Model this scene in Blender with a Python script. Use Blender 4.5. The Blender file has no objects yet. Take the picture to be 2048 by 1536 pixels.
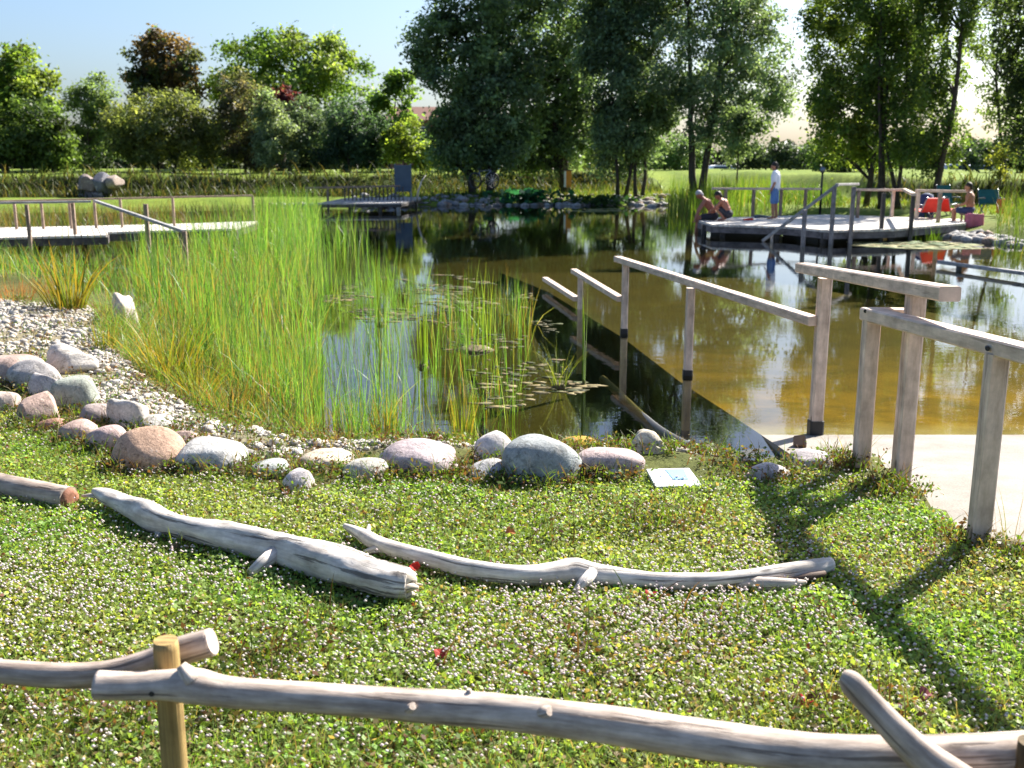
import bpy, math, random
import numpy as np
from mathutils import Vector, Matrix
R = math.radians
rng = np.random.default_rng(7)
random.seed(7)
S = bpy.context.scene
COL = S.collection

# ------------------------------------------------------------------ camera
F = 2048.0                                   # focal length in photograph pixels
TH = math.atan(453.0 / F)                    # pitch below the horizon
CAMZ = 2.25                                  # above the water (water is z = 0)
cs, sn = math.cos(TH), math.sin(TH)
cd = bpy.data.cameras.new("camera")
cd.sensor_width = 36.0
cd.lens = 36.0
cd.clip_end = 3000.0
cd.clip_start = 0.05
cd.dof.use_dof = True
cd.dof.focus_distance = 5.6
cd.dof.aperture_fstop = 3.6
cam = bpy.data.objects.new("camera", cd)
COL.objects.link(cam)
cam.location = (0, 0, CAMZ)
cam.rotation_euler = (math.pi / 2 - TH, 0, 0)
S.camera = cam

# ------------------------------------------------------------------ sky, sun, exposure
SUN_EL, SUN_AZ = 40.0, 44.0                  # azimuth from +Y (view) towards +X (right)
w = bpy.data.worlds.new("World")
S.world = w
w.use_nodes = True
wn = w.node_tree
wn.nodes.clear()
wo = wn.nodes.new("ShaderNodeOutputWorld")
bg = wn.nodes.new("ShaderNodeBackground")
sky = wn.nodes.new("ShaderNodeTexSky")
sky.sky_type = 'NISHITA'
sky.sun_disc = False
sky.sun_elevation = R(SUN_EL)
sky.sun_rotation = R(SUN_AZ)
sky.air_density = 1.0
sky.dust_density = 2.4
sky.ozone_density = 6.0
bg.inputs[1].default_value = 0.062
wn.links.new(sky.outputs[0], bg.inputs[0])
wn.links.new(bg.outputs[0], wo.inputs[0])
sl = bpy.data.lights.new("sun", 'SUN')
sl.energy = 5.0
sl.angle = R(0.53)
sl.color = (1.0, 0.94, 0.84)
so = bpy.data.objects.new("sun", sl)
COL.objects.link(so)
sdir = Vector((math.sin(R(SUN_AZ)) * math.cos(R(SUN_EL)), math.cos(R(SUN_AZ)) * math.cos(R(SUN_EL)), math.sin(R(SUN_EL))))
so.rotation_euler = (-sdir).to_track_quat('-Z', 'Y').to_euler()
so.location = sdir * 60
S.view_settings.view_transform = 'Standard'
S.view_settings.look = 'None'
S.view_settings.exposure = 1.75
S.view_settings.gamma = 1.0

# ------------------------------------------------------------------ pixel helpers (photo pixel + a height or a depth -> a place in the world)
def ray(u, v):
    a, t = (u - 1024.0) / F, (768.0 - v) / F
    return Vector((a, cs + t * sn, -sn + t * cs))
def G(u, v, z=0.0):
    d = ray(u, v)
    return Vector((0, 0, CAMZ)) + d * ((z - CAMZ) / d.z)
def AT(u, v, Y):
    d = ray(u, v)
    return Vector((0, 0, CAMZ)) + d * (Y / d.y)
def PX(p):                                    # metres per photo pixel at a place
    return (p[1] * cs - (p[2] - CAMZ) * sn) / F
def sstep(a, b, x):
    t = np.clip((x - a) / (b - a), 0, 1)
    return t * t * (3 - 2 * t)

# ------------------------------------------------------------------ object helpers
def link(o, parent=None):
    COL.objects.link(o)
    if parent is not None:
        o.parent = parent
    return o
def tag(o, label=None, cat=None, group=None, kind=None):
    if label: o['label'] = label
    if cat: o['category'] = cat
    if group: o['group'] = group
    if kind: o['kind'] = kind
    return o
def empty(name, loc, label, cat, group=None, rz=0.0):
    o = bpy.data.objects.new(name, None)
    o.empty_display_size = 0.2
    link(o)
    o.location = loc
    o.rotation_euler = (0, 0, rz)
    return tag(o, label, cat, group)
def mesh_np(name, verts, faces, mat, cols=None, parent=None, smooth=False, uvs=None):
    """faces: an (n,k) array; cols: per-vertex rgb; parts are given in world space and moved to the parent's frame"""
    me = bpy.data.meshes.new(name)
    verts = np.asarray(verts, dtype=np.float32)
    faces = np.asarray(faces, dtype=np.int32)
    n, k = faces.shape
    me.vertices.add(len(verts)); me.vertices.foreach_set("co", verts.ravel())
    me.loops.add(n * k); me.loops.foreach_set("vertex_index", faces.ravel())
    me.polygons.add(n); me.polygons.foreach_set("loop_start", np.arange(0, n * k, k, dtype=np.int32))
    if smooth:
        me.polygons.foreach_set("use_smooth", np.ones(n, dtype=bool))
    me.update(calc_edges=True)
    if cols is not None:
        at = me.color_attributes.new("Col", 'FLOAT_COLOR', 'POINT')
        c4 = np.ones((len(verts), 4), dtype=np.float32); c4[:, :3] = cols
        at.data.foreach_set("color", c4.ravel())
    me.materials.append(mat)
    o = bpy.data.objects.new(name, me)
    link(o)
    if parent is not None:
        o.parent = parent
        pm = Matrix.LocRotScale(parent.location, parent.rotation_euler, parent.scale)
        pp = parent.parent
        while pp is not None:
            pm = Matrix.LocRotScale(pp.location, pp.rotation_euler, pp.scale) @ pm
            pp = pp.parent
        me.transform(pm.inverted())
    return o
class MB:
    """collects world-space shapes into ONE mesh; keeps a UV (round, along) and a colour"""
    def __init__(s):
        s.v, s.f, s.uv, s.c, s.sm = [], [], [], [], []
    def add(s, verts, faces, uvs=None, col=(1, 1, 1), smooth=False):
        b = len(s.v)
        s.v += [tuple(v) for v in verts]
        s.c += [col] * len(verts)
        for i, f in enumerate(faces):
            s.f.append([b + j for j in f])
            s.uv.append(uvs[i] if uvs else [(0.0, 0.0)] * len(f))
            s.sm.append(smooth)
    def sweep(s, pts, radii, profile=12, cap=True, col=(1, 1, 1), smooth=True, wob=0.0, up=Vector((0, 0, 1)), seed=0):
        """a tube through pts; profile = sides of a round tube, or a list of (x, y) for a shaped section"""
        pts = [Vector(p) for p in pts]
        n = len(pts)
        rr = random.Random(seed)
        prof = profile if isinstance(profile, list) else [(math.cos(2 * math.pi * i / profile), math.sin(2 * math.pi * i / profile)) for i in range(profile)]
        k = len(prof)
        verts, faces, uvs = [], [], []
        along = 0.0; al = []
        ph = [rr.uniform(0, 6.28) for _ in range(6)]
        x = None
        for i, p in enumerate(pts):
            t = (pts[min(i + 1, n - 1)] - pts[max(i - 1, 0)]).normalized()
            if x is None:
                ref = up if abs(t.dot(up)) < 0.95 else Vector((1, 0, 0))
                x = ref.cross(t).normalized()
            else:
                x = (x - t * x.dot(t)).normalized()
            y = t.cross(x)
            if i: along += (p - pts[i - 1]).length
            al.append(along)
            r = radii[i] if hasattr(radii, '__len__') else radii
            for j, (a, b) in enumerate(prof):
                q = 1.0
                if wob:
                    th = 2 * math.pi * j / k
                    q = 1 + wob * (math.sin(2 * th + ph[0] + along * 3) * 0.5 + math.sin(3 * th + ph[1] - along * 7) * 0.35 + math.sin(5 * th + ph[2] + along * 17) * 0.2 + math.sin(along * 11 + ph[3]) * 0.4)
                    q += rr.gauss(0, wob * 0.16)
                verts.append(p + x * (a * r * q) + y * (b * r * q))
        for i in range(n - 1):
            for j in range(k):
                a, b = i * k + j, i * k + (j + 1) % k
                faces.append([a, b, b + k, a + k])
                uvs.append([(j / k, al[i]), ((j + 1) / k, al[i]), ((j + 1) / k, al[i + 1]), (j / k, al[i + 1])])
        if cap:
            faces.append(list(range(k - 1, -1, -1))); uvs.append([(prof[j][0] * 0.05, -1 + prof[j][1] * 0.05) for j in range(k - 1, -1, -1)])
            faces.append([(n - 1) * k + j for j in range(k)]); uvs.append([(prof[j][0] * 0.05, -2 + prof[j][1] * 0.05) for j in range(k)])
        b0 = len(s.f)
        s.add(verts, faces, uvs, col, smooth)
        if cap:
            s.sm[-1] = s.sm[-2] = False
        return s
    def beam(s, p0, p1, wd, ht, col=(1, 1, 1), ch=0.12, up=Vector((0, 0, 1))):
        c = ch * min(wd, ht)
        a, b = wd / 2, ht / 2
        prof = [(a, -b + c), (a, b - c), (a - c, b), (-a + c, b), (-a, b - c), (-a, -b + c), (-a + c, -b), (a - c, -b)]
        p0, p1 = Vector(p0), Vector(p1)
        m = max(1, int((p1 - p0).length / 0.5))
        return s.sweep([p0.lerp(p1, i / m) for i in range(m + 1)], 1.0, prof, col=col, smooth=False, up=up)
    def ball(s, c, r, n=8, col=(1, 1, 1), smooth=True):
        c = Vector(c); rx, ry, rz = r if hasattr(r, '__len__') else (r, r, r)
        vs, fs = [], []
        for i in range(n // 2 + 1):
            a = math.pi * i / (n // 2)
            for j in range(n):
                b = 2 * math.pi * j / n
                vs.append(c + Vector((rx * math.sin(a) * math.cos(b), ry * math.sin(a) * math.sin(b), rz * math.cos(a))))
        for i in range(n // 2):
            for j in range(n):
                q = [i * n + j, (i + 1) * n + j, (i + 1) * n + (j + 1) % n, i * n + (j + 1) % n]
                fs.append(q)
        s.add(vs, fs, None, col, smooth)
        return s
    def prism(s, poly, z0, z1, col=(1, 1, 1)):
        n = len(poly)
        vs = [(p[0], p[1], z0) for p in poly] + [(p[0], p[1], z1) for p in poly]
        fs = [[i, (i + 1) % n, (i + 1) % n + n, i + n] for i in range(n)] + [list(range(n - 1, -1, -1)), list(range(n, 2 * n))]
        s.add(vs, fs, None, col)
        return s
    def box(s, c, d, rz=0.0, col=(1, 1, 1)):
        m = Matrix.Rotation(rz, 3, 'Z')
        vs = [Vector(c) + m @ Vector((sx * d[0] / 2, sy * d[1] / 2, sz * d[2] / 2)) for sx in (-1, 1) for sy in (-1, 1) for sz in (-1, 1)]
        s.add(vs, [[0, 1, 3, 2], [4, 6, 7, 5], [0, 4, 5, 1], [2, 3, 7, 6], [0, 2, 6, 4], [1, 5, 7, 3]], None, col)
        return s
    def build(s, name, mat, parent=None):
        me = bpy.data.meshes.new(name)
        me.from_pydata(s.v, [], s.f)
        uv = me.uv_layers.new(name="UVMap")
        uv.data.foreach_set("uv", np.array([c for f in s.uv for c in f], dtype=np.float32).ravel())
        me.polygons.foreach_set("use_smooth", np.array(s.sm, dtype=bool))
        at = me.color_attributes.new("Col", 'FLOAT_COLOR', 'POINT')
        at.data.foreach_set("color", np.array([(c[0], c[1], c[2], 1.0) for c in s.c], dtype=np.float32).ravel())
        me.update()
        me.materials.append(mat)
        o = bpy.data.objects.new(name, me)
        link(o)
        if parent is not None:
            o.parent = parent
            pm = Matrix.LocRotScale(parent.location, parent.rotation_euler, parent.scale)
            pp = parent.parent
            while pp is not None:
                pm = Matrix.LocRotScale(pp.location, pp.rotation_euler, pp.scale) @ pm
                pp = pp.parent
            me.transform(pm.inverted())
        return o

def spline(pts, n):
    """Catmull-Rom through rows of numbers"""
    P = np.array(pts, dtype=float)
    out = []
    m = len(P)
    for i in range(n):
        t = i / (n - 1) * (m - 1)
        k = min(int(t), m - 2); f = t - k
        p0, p1, p2, p3 = P[max(k - 1, 0)], P[k], P[k + 1], P[min(k + 2, m - 1)]
        out.append(0.5 * (2 * p1 + (p2 - p0) * f + (2 * p0 - 5 * p1 + 4 * p2 - p3) * f * f + (3 * p1 - p0 - 3 * p2 + p3) * f ** 3))
    return np.array(out)

# ------------------------------------------------------------------ materials
def nt(name):
    m = bpy.data.materials.new(name)
    m.use_nodes = True
    t = m.node_tree
    t.nodes.clear()
    o = t.nodes.new("ShaderNodeOutputMaterial")
    return m, t, o
def node(t, kind, **kw):
    n = t.nodes.new(kind)
    for k, v in kw.items():
        if k.startswith('i_'):
            n.inputs[k[2:].replace('_', ' ')].default_value = v
        else:
            setattr(n, k, v)
    return n
def ramp(t, stops, fac):
    n = t.nodes.new("ShaderNodeValToRGB")
    e = n.color_ramp.elements
    while len(e) < len(stops): e.new(0.5)
    for i, (p, c) in enumerate(stops):
        e[i].position = p
        e[i].color = (c[0], c[1], c[2], 1) if hasattr(c, '__len__') else (c, c, c, 1)
    t.links.new(fac, n.inputs[0])
    return n.outputs[0]
def mixc(t, kind, fac, a, b):
    n = t.nodes.new("ShaderNodeMix"); n.data_type = 'RGBA'; n.blend_type = kind
    for sock, val in ((n.inputs[0], fac), (n.inputs[6], a), (n.inputs[7], b)):
        if hasattr(val, 'links'): t.links.new(val, sock)
        elif hasattr(val, '__len__'): sock.default_value = (*val[:3], 1)
        else: sock.default_value = val
    return n.outputs[2]
def leaf_mat(name, trans=0.45, rough=0.5, spec=0.35, tcol=(1.25, 1.25, 0.55)):
    m, t, o = nt(name)
    a = node(t, "ShaderNodeAttribute", attribute_name="Col")
    p = node(t, "ShaderNodeBsdfPrincipled", i_Roughness=rough)
    p.inputs['Specular IOR Level'].default_value = spec
    t.links.new(a.outputs['Color'], p.inputs['Base Color'])
    tr = node(t, "ShaderNodeBsdfTranslucent")
    t.links.new(mixc(t, 'MULTIPLY', 1.0, a.outputs['Color'], tcol), tr.inputs['Color'])
    mx = node(t, "ShaderNodeMixShader"); mx.inputs[0].default_value = trans
    t.links.new(p.outputs[0], mx.inputs[1]); t.links.new(tr.outputs[0], mx.inputs[2])
    t.links.new(mx.outputs[0], o.inputs[0])
    return m
def plain(name, col, rough=0.6, spec=0.4, nscale=8.0, var=0.25, bump=0.0, metal=0.0):
    m, t, o = nt(name)
    tc = node(t, "ShaderNodeTexCoord")
    nz = node(t, "ShaderNodeTexNoise", i_Scale=nscale, i_Detail=5.0)
    t.links.new(tc.outputs['Object'], nz.inputs['Vector'])
    f = ramp(t, [(0.3, 1 - var), (0.7, 1 + var)], nz.outputs[0])
    c = mixc(t, 'MULTIPLY', 1.0, col, f)
    p = node(t, "ShaderNodeBsdfPrincipled", i_Roughness=rough, i_Metallic=metal)
    p.inputs['Specular IOR Level'].default_value = spec
    t.links.new(c, p.inputs['Base Color'])
    if bump:
        b = node(t, "ShaderNodeBump", i_Strength=bump, i_Distance=0.01)
        t.links.new(nz.outputs[0], b.inputs['Height']); t.links.new(b.outputs[0], p.inputs['Normal'])
    t.links.new(p.outputs[0], o.inputs[0])
    return m
def wood_mat(name, light, dark, crack=(0.05, 0.04, 0.035), su=5.0, sv=1.6, cracks=0.5, rough=0.75, bump=0.35, knots=True, blotch=(0.6, 1.15)):
    m, t, o = nt(name)
    uv = node(t, "ShaderNodeUVMap")
    mp = node(t, "ShaderNodeMapping"); mp.inputs['Scale'].default_value = (su, sv, 1)
    t.links.new(uv.outputs[0], mp.inputs[0])
    tc = node(t, "ShaderNodeTexCoord")
    n1 = node(t, "ShaderNodeTexNoise", i_Scale=3.0, i_Detail=8.0, i_Roughness=0.65)
    t.links.new(mp.outputs[0], n1.inputs['Vector'])
    n2 = node(t, "ShaderNodeTexNoise", i_Scale=7.0, i_Detail=5.0, i_Roughness=0.6)
    t.links.new(tc.outputs['Object'], n2.inputs['Vector'])
    mp2 = node(t, "ShaderNodeMapping"); mp2.inputs['Scale'].default_value = (su * 1.3, sv * 0.42, 1)
    t.links.new(uv.outputs[0], mp2.inputs[0])
    n3 = node(t, "ShaderNodeTexNoise", i_Scale=2.4, i_Detail=6.0, i_Roughness=0.6)
    t.links.new(mp2.outputs[0], n3.inputs['Vector'])
    base = ramp(t, [(0.35, dark), (0.62, light)], n1.outputs[0])
    c = mixc(t, 'MULTIPLY', 1.0, base, ramp(t, [(0.3, blotch[0]), (0.65, blotch[1])], n2.outputs[0]))
    ck = ramp(t, [(0.385, 0.0), (0.425, 1.0)], n3.outputs[0])
    inv = node(t, "ShaderNodeMath", operation='MULTIPLY_ADD'); t.links.new(ck, inv.inputs[0]); inv.inputs[1].default_value = -cracks; inv.inputs[2].default_value = cracks
    c = mixc(t, 'MIX', inv.outputs[0], c, crack)
    if knots:
        vo = node(t, "ShaderNodeTexVoronoi", i_Scale=1.0)
        mp3 = node(t, "ShaderNodeMapping"); mp3.inputs['Scale'].default_value = (2.2, 2.6, 1)
        t.links.new(uv.outputs[0], mp3.inputs[0]); t.links.new(mp3.outputs[0], vo.inputs['Vector'])
        kk = ramp(t, [(0.05, 0.75), (0.10, 0.0)], vo.outputs['Distance'])
        c = mixc(t, 'MIX', kk, c, crack)
    at = node(t, "ShaderNodeAttribute", attribute_name="Col")
    c = mixc(t, 'MULTIPLY', 1.0, c, at.outputs['Color'])
    p = node(t, "ShaderNodeBsdfPrincipled", i_Roughness=rough)
    p.inputs['Specular IOR Level'].default_value = 0.25
    t.links.new(c, p.inputs['Base Color'])
    ad = node(t, "ShaderNodeMath", operation='ADD'); t.links.new(n1.outputs[0], ad.inputs[0]); t.links.new(ck, ad.inputs[1])
    b = node(t, "ShaderNodeBump", i_Strength=bump, i_Distance=0.008)
    t.links.new(ad.outputs[0], b.inputs['Height']); t.links.new(b.outputs[0], p.inputs['Normal'])
    t.links.new(p.outputs[0], o.inputs[0])
    return m
M = {}
M['leaf'] = leaf_mat('foliage leaves', 0.6, tcol=(1.25, 1.25, 0.6))
M['dark_leaf'] = leaf_mat('grey green foliage', 0.48, 0.5, 0.4, (1.3, 1.3, 0.65))
M['grass'] = leaf_mat('lawn leaves', 0.5, 0.5, 0.3, (1.3, 1.25, 0.5))
M['reed'] = leaf_mat('reed blades', 0.5, 0.45, 0.4, (1.3, 1.25, 0.45))
M['petal'] = leaf_mat('small petals', 0.35, 0.7, 0.2, (1, 1, 1))
M['drift'] = wood_mat('bleached driftwood', (0.66, 0.615, 0.56), (0.40, 0.355, 0.315), cracks=0.75, su=4.0, blotch=(0.62, 1.12))
M['pole'] = wood_mat('weathered pole', (0.62, 0.52, 0.44), (0.34, 0.265, 0.215), crack=(0.09, 0.065, 0.05), cracks=0.7, su=4.0, blotch=(0.6, 1.12))
M['post'] = wood_mat('treated round post', (0.40, 0.28, 0.11), (0.22, 0.145, 0.055), cracks=0.5, su=6.0, sv=0.8, knots=False)
M['rail'] = wood_mat('handrail timber', (0.72, 0.57, 0.46), (0.47, 0.36, 0.28), crack=(0.10, 0.07, 0.055), su=3.0, sv=1.0, cracks=0.4, bump=0.2, blotch=(0.7, 1.1))
M['far_wood'] = wood_mat('brown rail timber', (0.34, 0.25, 0.19), (0.20, 0.14, 0.10), su=3.0, knots=False)
M['grey_wood'] = wood_mat('grey rail timber', (0.40, 0.39, 0.38), (0.25, 0.24, 0.24), su=3.0, knots=False)
M['deck'] = wood_mat('bleached deck boards', (0.66, 0.62, 0.56), (0.48, 0.44, 0.40), su=3.0, knots=False)
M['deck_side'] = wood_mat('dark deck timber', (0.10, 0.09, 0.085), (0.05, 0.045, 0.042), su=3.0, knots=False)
M['skirt'] = wood_mat('shaded fascia timber', (0.17, 0.155, 0.16), (0.09, 0.082, 0.085), su=3.0, knots=False)  # deck timber darkened, the fascia's shade is put into this colour
M['bark'] = wood_mat('dark bark', (0.085, 0.065, 0.05), (0.035, 0.027, 0.022), su=6.0, sv=2.0, knots=False)
M['black'] = plain('black rubber', (0.02, 0.02, 0.022), 0.5)
M['metal'] = plain('dull grey metal', (0.22, 0.23, 0.25), 0.4, metal=0.6)
M['skin'] = plain('tanned skin', (0.36, 0.17, 0.10), 0.5, nscale=5, var=0.08)
M['skin_red'] = plain('sun reddened skin', (0.34, 0.13, 0.08), 0.5, nscale=5, var=0.08)
M['hair_dark'] = plain('dark hair', (0.018, 0.013, 0.01), 0.6, nscale=40, var=0.4)
M['hair_grey'] = plain('grey hair', (0.42, 0.40, 0.39), 0.7, nscale=40, var=0.3)
M['white_cloth'] = plain('white cotton', (0.80, 0.82, 0.86), 0.8, nscale=6, var=0.06)
M['blue_cloth'] = plain('blue denim', (0.10, 0.20, 0.42), 0.85, nscale=9, var=0.15)
M['dark_cloth'] = plain('dark swim cloth', (0.03, 0.03, 0.04), 0.8)
M['red_cloth'] = plain('red canvas', (0.62, 0.03, 0.02), 0.7, nscale=6, var=0.12)
M['pink_cloth'] = plain('pink towel', (0.62, 0.17, 0.24), 0.9, nscale=10, var=0.15)
M['teal_cloth'] = plain('teal canvas', (0.012, 0.10, 0.095), 0.8, nscale=6, var=0.15)
M['orange_cloth'] = plain('orange cloth', (0.62, 0.16, 0.05), 0.8, nscale=6, var=0.15)
M['navy_cloth'] = plain('navy cloth', (0.03, 0.05, 0.12), 0.8)
M['white_paint'] = plain('white paint', (0.78, 0.78, 0.78), 0.35, nscale=3, var=0.04)
M['glass'] = plain('dark car glass', (0.03, 0.04, 0.05), 0.1, spec=0.6)
M['board_grey'] = plain('blue grey board', (0.07, 0.10, 0.13), 0.6, nscale=3, var=0.2)
M['orange_paint'] = plain('orange paint', (0.66, 0.24, 0.02), 0.5, nscale=3, var=0.1)
M['brick'] = plain('red brick', (0.26, 0.12, 0.09), 0.9, nscale=20, var=0.2)
M['roof'] = plain('clay roof', (0.15, 0.075, 0.055), 0.9, nscale=12, var=0.25)

def stone_mat():
    m, t, o = nt('boulder stone')
    a = node(t, "ShaderNodeAttribute", attribute_name="Col")
    tc = node(t, "ShaderNodeTexCoord")
    n1 = node(t, "ShaderNodeTexNoise", i_Scale=9.0, i_Detail=8.0, i_Roughness=0.65)
    n2 = node(t, "ShaderNodeTexNoise", i_Scale=60.0, i_Detail=4.0, i_Roughness=0.7)
    n3 = node(t, "ShaderNodeTexNoise", i_Scale=3.5, i_Detail=5.0, i_Roughness=0.6, i_Distortion=1.5)
    for n in (n1, n2, n3): t.links.new(tc.outputs['Object'], n.inputs['Vector'])
    c = mixc(t, 'MULTIPLY', 1.0, a.outputs['Color'], ramp(t, [(0.3, 0.70), (0.7, 1.16)], n1.outputs[0]))
    c = mixc(t, 'MULTIPLY', 0.6, c, ramp(t, [(0.35, 0.6), (0.65, 1.2)], n2.outputs[0]))
    c = mixc(t, 'MIX', ramp(t, [(0.55, 0.0), (0.63, 0.6)], n3.outputs[0]), c, (0.46, 0.42, 0.37))
    n5 = node(t, "ShaderNodeTexNoise", i_Scale=6.0, i_Detail=9.0, i_Roughness=0.75, i_Distortion=2.5)
    t.links.new(tc.outputs['Object'], n5.inputs['Vector'])
    c = mixc(t, 'MULTIPLY', 1.0, c, ramp(t, [(0.36, (0.42, 0.41, 0.38)), (0.47, 1.0)], n5.outputs[0]))
    p = node(t, "ShaderNodeBsdfPrincipled", i_Roughness=0.8)
    p.inputs['Specular IOR Level'].default_value = 0.25
    t.links.new(c, p.inputs['Base Color'])
    ad = node(t, "ShaderNodeMath", operation='MULTIPLY_ADD'); t.links.new(n2.outputs[0], ad.inputs[0]); ad.inputs[1].default_value = 0.35; t.links.new(n1.outputs[0], ad.inputs[2])
    b = node(t, "ShaderNodeBump", i_Strength=0.9, i_Distance=0.014)
    t.links.new(ad.outputs[0], b.inputs['Height']); t.links.new(b.outputs[0], p.inputs['Normal'])
    t.links.new(p.outputs[0], o.inputs[0])
    return m
M['stone'] = stone_mat()

def ground_mat():
    m, t, o = nt('earth, lawn and pond bed')
    a = node(t, "ShaderNodeAttribute", attribute_name="Col")
    tc = node(t, "ShaderNodeTexCoord")
    n1 = node(t, "ShaderNodeTexNoise", i_Scale=14.0, i_Detail=9.0, i_Roughness=0.75)
    n2 = node(t, "ShaderNodeTexNoise", i_Scale=0.6, i_Detail=6.0, i_Roughness=0.6)
    n3 = node(t, "ShaderNodeTexNoise", i_Scale=3.0, i_Detail=8.0, i_Roughness=0.7)
    for n in (n1, n2, n3): t.links.new(tc.outputs['Object'], n.inputs['Vector'])
    c = mixc(t, 'MULTIPLY', 1.0, a.outputs['Color'], ramp(t, [(0.3, 0.5), (0.7, 1.4)], n1.outputs[0]))
    c = mixc(t, 'MULTIPLY', 1.0, c, ramp(t, [(0.3, (0.7, 0.78, 0.7)), (0.7, (1.25, 1.15, 1.0))], n2.outputs[0]))
    c = mixc(t, 'MULTIPLY', 0.6, c, ramp(t, [(0.3, 0.6), (0.7, 1.3)], n3.outputs[0]))
    p = node(t, "ShaderNodeBsdfPrincipled", i_Roughness=0.95)
    p.inputs['Specular IOR Level'].default_value = 0.1
    t.links.new(c, p.inputs['Base Color'])
    b = node(t, "ShaderNodeBump", i_Strength=0.7, i_Distance=0.03)
    t.links.new(n1.outputs[0], b.inputs['Height']); t.links.new(b.outputs[0], p.inputs['Normal'])
    t.links.new(p.outputs[0], o.inputs[0])
    return m
M['ground'] = ground_mat()

def water_mat():
    m, t, o = nt('pond water')
    tc = node(t, "ShaderNodeTexCoord")
    mp = node(t, "ShaderNodeMapping"); mp.inputs['Scale'].default_value = (1.0, 1.9, 1.0)
    t.links.new(tc.outputs['Object'], mp.inputs[0])
    n1 = node(t, "ShaderNodeTexNoise", i_Scale=3.2, i_Detail=3.0, i_Roughness=0.55)
    n2 = node(t, "ShaderNodeTexNoise", i_Scale=0.5, i_Detail=2.0)
    t.links.new(mp.outputs[0], n1.inputs['Vector']); t.links.new(tc.outputs['Object'], n2.inputs['Vector'])
    calm = ramp(t, [(0.35, 0.15), (0.65, 1.0)], n2.outputs[0])
    h = node(t, "ShaderNodeMath", operation='MULTIPLY'); t.links.new(n1.outputs[0], h.inputs[0]); t.links.new(calm, h.inputs[1])
    b = node(t, "ShaderNodeBump", i_Strength=1.0, i_Distance=0.0013)
    t.links.new(h.outputs[0], b.inputs['Height'])
    fr = node(t, "ShaderNodeFresnel", i_IOR=1.33)
    ge = node(t, "ShaderNodeNewGeometry")
    io = node(t, "ShaderNodeMapRange"); t.links.new(ge.outputs['Backfacing'], io.inputs[0])
    io.inputs[3].default_value = 1.33; io.inputs[4].default_value = 1 / 1.33
    t.links.new(io.outputs[0], fr.inputs['IOR'])
    t.links.new(b.outputs[0], fr.inputs['Normal'])
    gl = node(t, "ShaderNodeBsdfGlossy", i_Roughness=0.015); gl.inputs['Color'].default_value = (0.95, 0.97, 1, 1)
    t.links.new(b.outputs[0], gl.inputs['Normal'])
    tr = node(t, "ShaderNodeBsdfTransparent"); tr.inputs['Color'].default_value = (0.80, 0.75, 0.44, 1)
    mx = node(t, "ShaderNodeMixShader")
    t.links.new(fr.outputs[0], mx.inputs[0]); t.links.new(tr.outputs[0], mx.inputs[1]); t.links.new(gl.outputs[0], mx.inputs[2])
    t.links.new(mx.outputs[0], o.inputs[0])
    return m
M['water'] = water_mat()

def concrete_mat():
    m, t, o = nt('pale concrete')
    tc = node(t, "ShaderNodeTexCoord")
    n1 = node(t, "ShaderNodeTexNoise", i_Scale=2.0, i_Detail=8.0, i_Roughness=0.65)
    n2 = node(t, "ShaderNodeTexNoise", i_Scale=90.0, i_Detail=3.0)
    n3 = node(t, "ShaderNodeTexNoise", i_Scale=1.2, i_Detail=6.0, i_Roughness=0.7)
    for n in (n1, n2, n3): t.links.new(tc.outputs['Object'], n.inputs['Vector'])
    c = ramp(t, [(0.3, (0.17, 0.152, 0.13)), (0.7, (0.29, 0.265, 0.235))], n1.outputs[0])
    c = mixc(t, 'MULTIPLY', 0.7, c, ramp(t, [(0.35, 0.7), (0.6, 1.1)], n2.outputs[0]))
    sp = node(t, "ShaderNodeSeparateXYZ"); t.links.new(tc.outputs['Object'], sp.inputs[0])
    # algae coats the submerged part; darkening with depth paints in the water's absorption
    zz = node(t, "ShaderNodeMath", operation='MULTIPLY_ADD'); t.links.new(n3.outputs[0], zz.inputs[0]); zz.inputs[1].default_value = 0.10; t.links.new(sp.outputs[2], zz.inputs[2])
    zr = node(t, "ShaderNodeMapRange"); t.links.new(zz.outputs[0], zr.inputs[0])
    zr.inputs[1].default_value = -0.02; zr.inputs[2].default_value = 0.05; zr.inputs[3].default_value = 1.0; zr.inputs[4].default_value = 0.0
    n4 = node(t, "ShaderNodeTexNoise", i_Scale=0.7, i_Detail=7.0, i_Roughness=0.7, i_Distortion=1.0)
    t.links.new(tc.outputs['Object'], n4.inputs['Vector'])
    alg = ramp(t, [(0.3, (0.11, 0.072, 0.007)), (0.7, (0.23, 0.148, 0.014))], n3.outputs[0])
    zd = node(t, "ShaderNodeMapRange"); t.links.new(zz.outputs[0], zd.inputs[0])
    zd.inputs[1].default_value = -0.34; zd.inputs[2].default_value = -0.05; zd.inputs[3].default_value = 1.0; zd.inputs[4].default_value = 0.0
    depth_dark = ramp(t, [(0.3, (0.018, 0.017, 0.005)), (0.7, (0.042, 0.036, 0.009))], n1.outputs[0])
    alg = mixc(t, 'MIX', zd.outputs[0], alg, depth_dark)
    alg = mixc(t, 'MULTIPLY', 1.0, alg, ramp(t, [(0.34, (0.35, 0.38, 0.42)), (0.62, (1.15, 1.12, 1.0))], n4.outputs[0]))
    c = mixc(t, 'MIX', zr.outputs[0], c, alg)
    p = node(t, "ShaderNodeBsdfPrincipled", i_Roughness=0.85)
    p.inputs['Specular IOR Level'].default_value = 0.2
    t.links.new(c, p.inputs['Base Color'])
    b = node(t, "ShaderNodeBump", i_Strength=0.3, i_Distance=0.004)
    t.links.new(n2.outputs[0], b.inputs['Height']); t.links.new(b.outputs[0], p.inputs['Normal'])
    t.links.new(p.outputs[0], o.inputs[0])
    return m
M['concrete'] = concrete_mat()

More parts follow.
